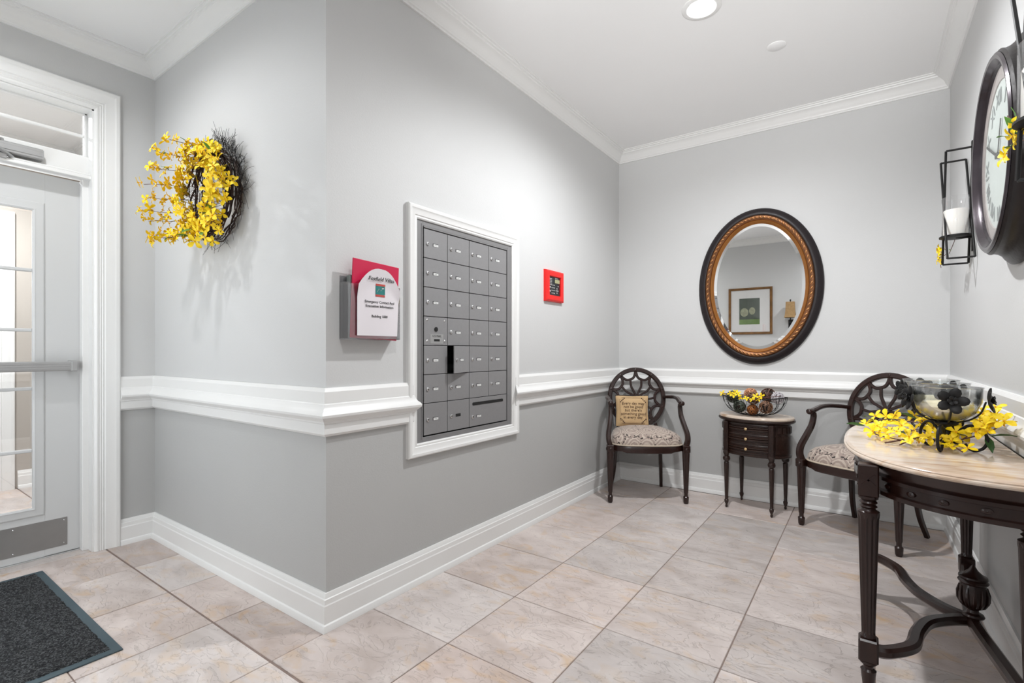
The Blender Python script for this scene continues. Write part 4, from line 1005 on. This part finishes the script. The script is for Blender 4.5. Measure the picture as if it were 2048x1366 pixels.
for p in ((-.105, -.015, .010), (-.080, -.018, .0), (-.068, -.012, .022), (-.045, -.03, .012), (-.030, -.02, -.012), (.075, -.02, .004), (.092, -.01, -.016), (.110, -.008, .006), (.055, -.03, -.018), (-.215, .10, -.002), (.012, -.03, -.018)):
    add_flower(sprig, p, Vector((0, -1, .5)) + rv(.5), .72)

# ------------------------------------------------------------------ marble console
CXW, CYC = 0.405, 2.475
co = thing('console_table', 'half-oval console table with cream marble top against the right wall', 'console table', (CXW, CYC, 0))
def demi(k_in, n=40):
    """half-oval outline, local: wall side at x=0, bulging to -x; k_in = inset"""
    a, b = .480 - k_in, .672 - k_in; pts = []
    for i in range(n + 1):
        t = -pi / 2 + pi * i / n; c_, s_ = cos(t), sin(t)
        pts.append((-a * abs(c_) ** (2 / 2.7), b * math.copysign(abs(s_) ** (2 / 2.7), s_)))
    return pts
loft(MB(), [(demi(.010), .796), (demi(.003), .799), (demi(0), .804), (demi(.001), .808), (demi(.006), .811), (demi(.006), .814), (demi(.012), .819), (demi(.018), .820)]).build('marble_top', MARBLE, co, 'cream veined marble top')
ap = MB(); loft(ap, [(demi(.045), .690), (demi(.034), .693), (demi(.034), .706), (demi(.044), .709), (demi(.044), .738), (demi(.036), .741), (demi(.036), .752), (demi(.043), .756), (demi(.030), .782), (demi(.022), .796), (demi(.03), .7965)])
apo = ap.build('apron', WOOD, co)
od = demi(.042, 60)
for i in range(4, 57, 4):
    ro = MB()
    x, y = od[i]; x2, y2 = od[i + 1]; tv = Vector((x2 - x, y2 - y, 0)).normalized(); M_ = Matrix((tv, Vector((0, 0, 1)), tv.cross(Vector((0, 0, 1))))).transposed().to_4x4(); M_.translation = Vector((x, y, .724))
    ro.sphere((0, 0, 0), (.014, .009, .005), 10, 5, M_); ro.sphere((0, 0, 0), (.004, .004, .008), 6, 4, M_); ro.build('rosette', WOOD, apo)
legs = [(-.400, -.478), (-.400, .430), (-.035, -.545), (-.035, .560)]
lp = [(.010, 0), (.013, .006), (.014, .020), (.011, .030), (.013, .040), (.021, .110), (.022, .122), (.014, .130), (.015, .138), (.024, .146), (.024, .154)]
lp2 = [(.019, .226), (.0215, .232), (.019, .240), (.0195, .250), (.0295, .615), (.031, .632), (.0305, .640), (.021, .646), (.019, .650), (.025, .656), (.019, .662), (.025, .669), (.020, .676), (.027, .682), (.027, .690)]
for i, (x, y) in enumerate(legs):
    l = MB(); M_ = Matrix.Translation((x, y, 0)); l.lathe(lp, 20, M_, flute=8, fdepth=.12, z0f=.035, z1f=.12); l.lathe(lp2, 60, M_, flute=12, fdepth=.20, z0f=.245, z1f=.62)
    l.box(x, y, .190, .054, .054, .074, .005)
    if i < 2:
        l.box(x, y, .742, .056, .056, .104, .004, )
        for s1 in (-1, 1): l.box(0, 0, 0, .050, .003, .006, 0, Matrix.Translation((x - .029, y, .745)) @ Matrix.Rotation(R_(90), 4, 'Z') @ Matrix.Rotation(s1 * R_(45), 4, 'Y')); l.box(0, 0, 0, .050, .003, .006, 0, Matrix.Translation((x, y - .029, .745)) @ Matrix.Rotation(s1 * R_(45), 4, 'Y'))
    else: l.box(x, y, .742, .05, .05, .10, .003)
    l.build('leg', WOOD, co)
hub = Vector((-.092, -.050, .190)); sec = rect(.040, .034, .009)
def loc_(x, y): return (x - CXW, y - CYC, .190)
s1 = MB(); s1.sweep(catmull([(-.400 + .02, -.478, .190), (-.345, -.462, .190), (-.285, -.385, .190), (-.262, -.270, .190), (-.225, -.165, .190), (-.150, -.085, .190), tuple(hub)], 6), sec); s1.build('stretcher', WOOD, co)
s1 = MB(); s1.sweep(catmull([(-.400 + .02, .430, .190), (-.345, .405, .190), (-.290, .320, .190), (-.268, .205, .190), (-.232, .095, .190), (-.165, .0, .190), tuple(hub)], 6), sec); s1.build('stretcher', WOOD, co)
s1 = MB(); s1.sweep(catmull([(-.035, -.545, .190), (-.060, -.35, .190), (-.085, -.16, .190), tuple(hub), (-.085, .12, .190), (-.060, .32, .190), (-.035, .560, .190)], 5), sec); s1.build('stretcher', WOOD, co)
ur = MB(); UZ = lambda z: .205 + (z - .205) * .80
up = [(r * .69, UZ(z)) for r, z in [(.045, .205), (.047, .210), (.042, .218), (.026, .224), (.022, .236), (.030, .244), (.046, .258), (.058, .282), (.060, .310), (.055, .340), (.050, .352), (.060, .358), (.063, .364), (.058, .371), (.054, .374), (.060, .380), (.058, .387), (.046, .390), (.034, .400), (.020, .412), (.010, .428), (.003, .436)]]
ur.lathe(up, 28, Matrix.Translation((hub.x, hub.y, 0)))
for k in range(12):
    a = 2 * pi * k / 12
    ur.sweep([Vector((hub.x + r * .69 * cos(a) * 1.03, hub.y + r * .69 * sin(a) * 1.03, UZ(z))) for r, z in ((.028, .244), (.046, .258), (.058, .282), (.060, .312), (.054, .342))], rect(.010, .008, .002), up=(cos(a), sin(a), 0), scale=[.4, 1, 1.3, 1.1, .4])
ur.build('urn_finial', WOOD, co, 'carved urn finial')

# candelabra with three glass bowls
cd_c = Vector((.225, 2.53, .820)); cd = thing('candle_holder', 'black iron three-bowl candle holder with metal flowers on the marble console', 'candle holder', cd_c)
def petal_flower(mb, M, r, n=5):
    for k in range(n):
        a = 2 * pi * k / n; c2 = Matrix.Rotation(a, 4, 'Z')
        mb.sphere((r * .58, 0, r * .10), (r * .45, r * .36, r * .10), 10, 6, M @ c2 @ Matrix.Rotation(R_(-16), 4, 'Y'))
    for k in range(n):
        a = 2 * pi * (k + .5) / n; c2 = Matrix.Rotation(a, 4, 'Z'); mb.sphere((r * .34, 0, r * .25), (r * .24, r * .18, r * .08), 8, 5, M @ c2 @ Matrix.Rotation(R_(-35), 4, 'Y'))
    mb.sphere((0, 0, r * .22), (r * .15, r * .15, r * .12), 8, 5, M)
for bi, yb_ in enumerate((-.255, 0.005, .265)):
    zb = .098
    g = MB(); g.lathe([(.018, zb), (.050, zb + .010), (.078, zb + .035), (.092, zb + .070), (.094, zb + .095), (.096, zb + .118), (.0975, zb + .120), (.0945, zb + .118), (.092, zb + .095), (.090, zb + .070), (.076, zb + .037), (.048, zb + .013), (.016, zb + .004)], 32, Matrix.Translation((0, yb_, 0)))
    bo_ = g.build('glass_bowl', HGLASS, cd)
    # candle, a thing of its own
    wx = MB(); wx.lathe([(.015, zb + .006), (.048, zb + .016), (.070, zb + .036), (.074, zb + .052), (.064, zb + .066), (.03, zb + .070), (.003, zb + .070)], 24)
    wx.tube([(0, 0, zb + .068), (0.001, 0, zb + .078)], .001, 5)
    link('candle', wx.mesh('candle', WAXC), None, ['cream candle in the nearest glass bowl on the console', 'cream candle in the middle glass bowl on the console', 'cream candle in the farthest glass bowl on the console'][bi], loc=cd_c + Vector((0, yb_, 0)), cat='candle', group='cream candles in the glass bowls')
    st_ = MB(); st_.lathe([(.030, zb - .012), (.034, zb - .006), (.030, zb), (.016, zb + .002)], 16, Matrix.Translation((0, yb_, 0)))
    st_.lathe([(.012, .045), (.020, .055), (.016, .070), (.022, .080), (.030, zb - .012)], 14, Matrix.Translation((0, yb_, 0)))
    for k in range(0 if bi == 0 else 4):   # prongs hugging the bowl, each ending in a flower
        a = R_(45 + 90 * k) + .18 * bi - .5
        pts_ = catmull([(.016 * cos(a), yb_ + .016 * sin(a), zb - .004), (.056 * cos(a), yb_ + .056 * sin(a), zb + .008), (.086 * cos(a), yb_ + .086 * sin(a), zb + .034), (.100 * cos(a), yb_ + .100 * sin(a), zb + .072)], 4)
        st_.tube(pts_, .0028, 6)
    hold = st_.build('bowl_holder', BLACK, cd)
    angs = [R_(-88), R_(-12), R_(-160), R_(172), R_(80)] if bi == 0 else [R_(200), R_(100), R_(-60)]
    for a in angs:
        pr_ = MB(); pr_.tube(catmull([(.016 * cos(a), yb_ + .016 * sin(a), zb - .004), (.056 * cos(a), yb_ + .056 * sin(a), zb + .008), (.086 * cos(a), yb_ + .086 * sin(a), zb + .034), (.100 * cos(a), yb_ + .100 * sin(a), zb + .074)], 4), .0028, 6); pr_.build('prong', BLACK, hold)
        fm = MB(); nrm = Vector((cos(a), sin(a), .12)).normalized(); q = nrm.to_track_quat('Z', 'Y').to_matrix().to_4x4(); q.translation = Vector((.099 * cos(a), yb_ + .099 * sin(a), zb + .078)); petal_flower(fm, q, .046); fm.build('metal_flower', BLACK, hold)
fe = MB()
for yb_ in (-.255, .265):
    for deg in (-6, -108, 128):
        a = R_(deg); P = lambda r, z: Vector((r * .82 * cos(a), yb_ + r * .82 * sin(a), z))
        fe.tube(catmull([P(.012, .060), P(.030, .060), P(.048, .074), P(.070, .088), P(.096, .086), P(.119, .066), P(.126, .040), P(.114, .016), P(.090, .0048), P(.070, .011), P(.058, .026)], 5), .0048, 8)
        fe.tube(catmull([P(.012, .090), P(.024, .076), P(.016, .054), P(.010, .044), P(.030, .024), P(.052, .034)], 4), .0035, 6)
fe.tube(catmull([(0, -.255, .070), (0, -.15, .050), (0, 0, .078), (0, .15, .050), (0, .265, .070)], 8), .005, 8)
fe.build('scroll_base', BLACK, cd)

# forsythia garland on the console
random.seed(11)
ga_ = thing('forsythia_garland', 'yellow forsythia garland lying around the black candle holder', 'flowers', (.225, 2.50, .820))
sm = MB()
paths = [[(-.22, .02, .012), (-.14, .0, .03), (-.05, -.04, .03), (.04, -.10, .02)], [(-.13, -.28, .010), (-.08, -.20, .028), (-.03, -.12, .035), (.03, -.02, .04), (.06, .12, .03)],
         [(-.23, .20, .020), (-.15, .16, .05), (-.06, .10, .05), (.03, .08, .04)], [(.03, -.33, .012), (-.0, -.24, .030), (.0, -.12, .035)],
         [(.02, -.22, .03), (.07, -.24, .055), (.115, -.26, .085), (.130, -.27, .11)], [(.05, -.16, .03), (.09, -.10, .06), (.12, -.12, .10), (.13, -.10, .13)], [(-.17, .30, .02), (-.05, .25, .04), (.06, .24, .04)], [(-.20, -.02, .02), (-.19, -.14, .02), (-.12, -.23, .02)]]
for pth in paths:
    cp = catmull(pth, 5); sm.tube(cp, .0024, 5)
    for i in range(1, len(cp)):
        for _ in range(random.choice((0, 1, 1))):
            p = cp[i] + rv(.022); p.z = max(p.z, .014) + random.uniform(0, .012); nr = Vector((-.4, -.8, 1.0)) + rv(.8)
            add_flower(ga_, p, nr, random.uniform(.8, 1.1))
sm.tube(catmull([(-.17, -.245, .008), (-.11, -.20, .020), (-.06, -.16, .030)], 4), .0030, 6)
sm.build('stems', STEM, ga_, kind='stuff')
for p, d in (((-.23, .08, .022), (-1, .1, .1)), ((-.20, .14, .04), (-.5, .8, .2)), ((-.12, -.16, .03), (.2, -.9, .3)), ((.0, -.20, .04), (.6, -.5, .2)), ((.10, -.22, .06), (.2, -.6, -.9)), ((.11, -.25, .06), (.7, -.3, .1)), ((-.05, .22, .05), (-.8, .5, .3)), ((-.02, -.08, .05), (-.3, -.8, .6)), ((.06, -.05, .09), (.3, -.3, .8)), ((.02, .05, .07), (-.4, -.1, .8)), ((-.10, .02, .05), (-.9, -.3, .3))):
    add_leaf(ga_, p, d, 1.1, True)

# ------------------------------------------------------------------ wall clock
ck = thing('wall_clock', 'large round dark wall clock beside the candle sconce on the right wall', 'clock', (XR, 2.44, 1.855), R_(-90))
def lring(prof, n=72):
    b_ = MB(); v = []; k = len(prof)
    for i in range(n):
        a = 2 * pi * i / n
        for r, h in prof: v.append((r * cos(a), -h, r * sin(a)))
    b_.add(v, [(i * k + q, i * k + (q + 1) % k, ((i + 1) % n) * k + (q + 1) % k, ((i + 1) % n) * k + q) for i in range(n) for q in range(k)]); return b_
lring([(.330, 0), (.385, 0), (.388, .012), (.378, .022), (.362, .032), (.350, .048), (.346, .062), (.348, .072), (.340, .080), (.330, .078), (.326, .060)]).build('case', BRONZE, ck)
lring([(.334, .074), (.340, .082), (.332, .088), (.320, .087), (.314, .080), (.308, .074), (.302, .066), (.298, .052), (.306, .050)]).build('bezel', mat('pewter_bezel', (.055, .045, .052), .22, metal=.6, noise=.3, nscale=30), ck, 'polished inner bezel')
dl = MB(); dl.lathe([(.322, .044), (.322, .056), (.001, .057)], 64, MK); dlo = dl.build('dial', DIAL, ck)
lring([(.252, .056), (.254, .0595), (.300, .0600), (.302, .056)]).build('chapter_ring', DIALR, dlo)
for i, nm in enumerate(['XII', 'I', 'II', 'III', 'IIII', 'V', 'VI', 'VII', 'VIII', 'IX', 'X', 'XI']):
    a = pi / 2 - 2 * pi * i / 12; o = link('numeral', text_mesh(nm, .075, NUMR, .0004), dlo, loc=(.200 * cos(a), -.0580, .200 * sin(a)), rot=(R_(90), pi / 2 - a, 0)); 
    o.rotation_mode = 'XYZ'; o.rotation_euler = (Matrix.Rotation(-(pi / 2 - a) * -1, 4, 'Y') @ Matrix.Rotation(R_(90), 4, 'X')).to_euler()
hn = MB(); hn.sweep([(0, -.061, 0), (.045, -.061, .10), (.05, -.061, .115)], rect(.010, .002), up=(0, 1, 0)); hn.sweep([(0, -.064, 0), (-.14, -.064, .07), (-.17, -.064, .085)], rect(.008, .002), up=(0, 1, 0)); hn.lathe([(.012, .056), (.012, .067)], 12, MK); hn.build('hands', INK, dlo)
gg = MB(); gg.lathe([(.308, .068), (.300, .070), (.20, .074), (.001, .076)], 48, MK); gg.build('glass', CGLASS, ck)

# ------------------------------------------------------------------ candle sconces
def make_sconce(label, y, z0, near=False):
    t = thing('candle_sconce', label, 'candle sconce', (XR, y, z0), R_(-90), 'candle sconces beside the clock')   # local x = -world y, local -y = into room
    fr_ = MB(); H_ = .556; D0, D1 = .010, .112; sec = rect(.0085, .0085, .001)
    def loop(x_top, x_bot, zo):
        pts_ = [(x_top, -D0, H_ + zo), (x_top, -D1, H_ + zo), (x_bot, -D1, zo), (x_bot, -D0, zo)]
        for i in range(4): 
            a, b = Vector(pts_[i]), Vector(pts_[(i + 1) % 4]); fr_.sweep([a, a.lerp(b, .5) , b], sec, up=(0.3, .1, .2) if abs(a.z - b.z) > .1 else (0, 0, 1))
    loop(.075, -.065, 0.0); loop(-.14, .13, .004)
    fr_.build('wire_frame', BLACK, t)
    pl_ = MB(); pl_.lathe([(.060, .125), (.067, .127), (.067, .134), (.064, .136), (.02, .134)], 28, Matrix.Translation((0, -.066, 0))); pl_.tube([(0, 0, .12), (0, -.03, .123), (0, -.066, .127)], .005, 6); pl_.box(0, -.004, .33, .020, .006, .56, .002); pl_.build('candle_plate', BLACK, t)
    gl_ = MB(); gl_.lathe([(.056, .135), (.0575, .137), (.0575, .33), (.056, .332), (.055, .330), (.055, .138)], 28, Matrix.Translation((0, -.066, 0))); gl_.build('glass_cylinder', SGLASS, t)
    ca = MB(); ca.lathe([(.050, .136), (.051, .140), (.051, .262), (.048, .268), (.03, .266), (.004, .262)], 26); ca.tube([(0, 0, .260), (.001, 0, .276)], .0012, 5)
    link('candle', ca.mesh('candle', WAX), None, 'white pillar candle in the ' + ('near' if near else 'far') + ' sconce beside the clock', loc=(XR - .066, y, z0), cat='candle', group='pillar candles in the sconces')
    fs = thing('forsythia_sprig', ('yellow forsythia sprig tied to the near sconce in front of the clock' if near else 'yellow forsythia sprig tied under the far candle sconce'), 'flowers', (XR, y, z0), R_(-90))
    tw_ = MB(); random.seed(31 if near else 32)
    if near: sprs = [[(.0, -.09, .07), (-.08, -.10, .11), (-.16, -.105, .13), (-.22, -.11, .12)], [(-.02, -.09, .08), (-.10, -.11, .16), (-.13, -.12, .20)]]
    else: sprs = [[(.0, -.10, .06), (-.05, -.11, .085), (-.10, -.12, .09), (-.15, -.12, .07)], [(.0, -.10, .05), (-.06, -.11, .04), (-.11, -.115, .01), (-.10, -.115, -.01)], [(-.02, -.09, .05), (.04, -.08, .09), (.09, -.08, .10)]]
    for s_ in sprs:
        cp = catmull(s_, 4); tw_.tube(cp, .0016, 5)
    tw_.build('stem', STEM, fs)
    if near:
        for p in ((-.22, -.11, .12), (-.195, -.115, .105), (-.13, -.11, .14), (-.115, -.105, .125), (-.07, -.11, .15), (-.05, -.10, .12)): add_flower(fs, p, Vector((-.2, -1, -.1)) + rv(.6), .85)
        for p, d_ in (((-.14, -.11, .14), (-.6, -.3, .3)), ((-.10, -.11, .16), (-.2, -.1, 1)), ((-.08, -.11, .13), (.1, -.4, .8)), ((-.15, -.11, .12), (-.9, 0, .2))): add_leaf(fs, p, d_, .95)
    else:
        for p in ((-.10, -.12, .09), (-.13, -.12, .075), (-.08, -.12, .075), (-.15, -.12, .04), (-.10, -.115, .03), (-.07, -.11, .05)): add_flower(fs, p, Vector((-.3, -1, .2)) + rv(.6), .8)
        add_leaf(fs, (.03, -.09, .06), (.8, -.2, -.1), .6)
    return t
make_sconce('black wire candle sconce beyond the clock, near the back corner', 3.405, 1.617)
make_sconce('black wire candle sconce nearer than the clock, at the right edge', 1.80, 1.617, True)

# ------------------------------------------------------------------ door mat
dm = thing('door_mat', 'black carpet door mat with a blue-grey rubber border', 'mat', (-2.94, 0.245, 0))
b_ = MB(); b_.box(0, 0, .003, 1.18, .90, .006, .002); b_.build('rubber_border', RUBBER, dm)
b_ = MB(); nx, ny = 110, 84; v = []; random.seed(9)
for i in range(nx + 1):
    for k in range(ny + 1):
        edge = i in (0, nx) or k in (0, ny); v.append((-.558 + 1.116 * i / nx + random.uniform(-.003, .003), -.418 + .836 * k / ny + random.uniform(-.003, .003), .006 if edge else .010 + random.uniform(0, .005)))
b_.add(v, [(i * (ny + 1) + k, (i + 1) * (ny + 1) + k, (i + 1) * (ny + 1) + k + 1, i * (ny + 1) + k + 1) for i in range(nx) for k in range(ny)]); b_.build('pile', CARPET, dm, kind='stuff', smooth=0)

# ------------------------------------------------------------------ wall behind the camera (seen in the mirror)
pf = thing('framed_picture', 'gold-framed garden picture reflected in the oval mirror', 'picture', (-1.529, YF, 1.80), R_(180))
q = casing_frame('p', 0, 0, -.286, .286, -.338, .338, [(0, .006), (0, .016), (.006, .020), (.010, .016), (.026, .022), (.036, .024), (.038, 0)], bottom=True)
q.build('frame', mat('antique_gold_frame', (.20, .10, .035), .4, metal=.5, noise=.7, nscale=12, bump=.2), pf, smooth=25)
b_ = MB(); b_.box(0, -.006, 0, .575, .006, .68); b_.build('mount', mat('white_mount', (.78, .77, .76), .8, noise=.02), pf, smooth=0)
GP = mat('garden_print', (.06, .08, .055), .7, noise=.6, nscale=9)
b_ = MB(); b_.box(.01, -.0095, -.005, .302, .002, .42); pr = b_.build('print', GP, pf, smooth=0)
b_ = MB(); b_.box(.01, -.011, -.175, .302, .001, .08); b_.build('printed_lawn', mat('print_lawn', (.16, .26, .07), .7, noise=.4, nscale=12), pr, smooth=0)
b_ = MB(); b_.sphere((.085, -.010, -.02), (.065, .0015, .075), 14, 8); b_.sphere((-.03, -.010, -.0), (.055, .001, .07), 14, 8); b_.build('printed_bushes', mat('print_bush', (.33, .34, .22), .7, noise=.5, nscale=30), pr)
b_ = MB(); b_.box(0, -.0135, 0, .575, .0015, .68); b_.build('glass', SGLASS, pf, smooth=0)
ls = thing('wall_lamp', 'wall lamp with a tan burlap shade, reflected at right in the mirror', 'wall lamp', (-0.945, YF, 1.58), R_(180))
M_ = Matrix.Translation((0, -.13, 0)); b_ = MB(); b_.lathe([(.108, .085), (.098, .12), (.088, .18), (.082, .26), (.080, .325), (.078, .325), (.080, .26), (.086, .18), (.096, .12), (.106, .085)], 4, M_ @ Matrix.Rotation(R_(45), 4, 'Z')); b_.build('shade', SHADE, ls, smooth=0)
b_ = MB(); b_.tube(catmull([(0, -.01, -.02), (0, -.07, -.05), (0, -.13, -.01), (0, -.13, .06), (0, -.13, .34)], 5), .007, 6); b_.lathe([(.03, .0), (.022, .02), (.010, .05)], 12, M_); b_.sphere((0, -.13, .352), .012, 8, 6); b_.box(0, -.006, -.02, .08, .012, .16, .004)
b_.build('arm', BLACK, ls)
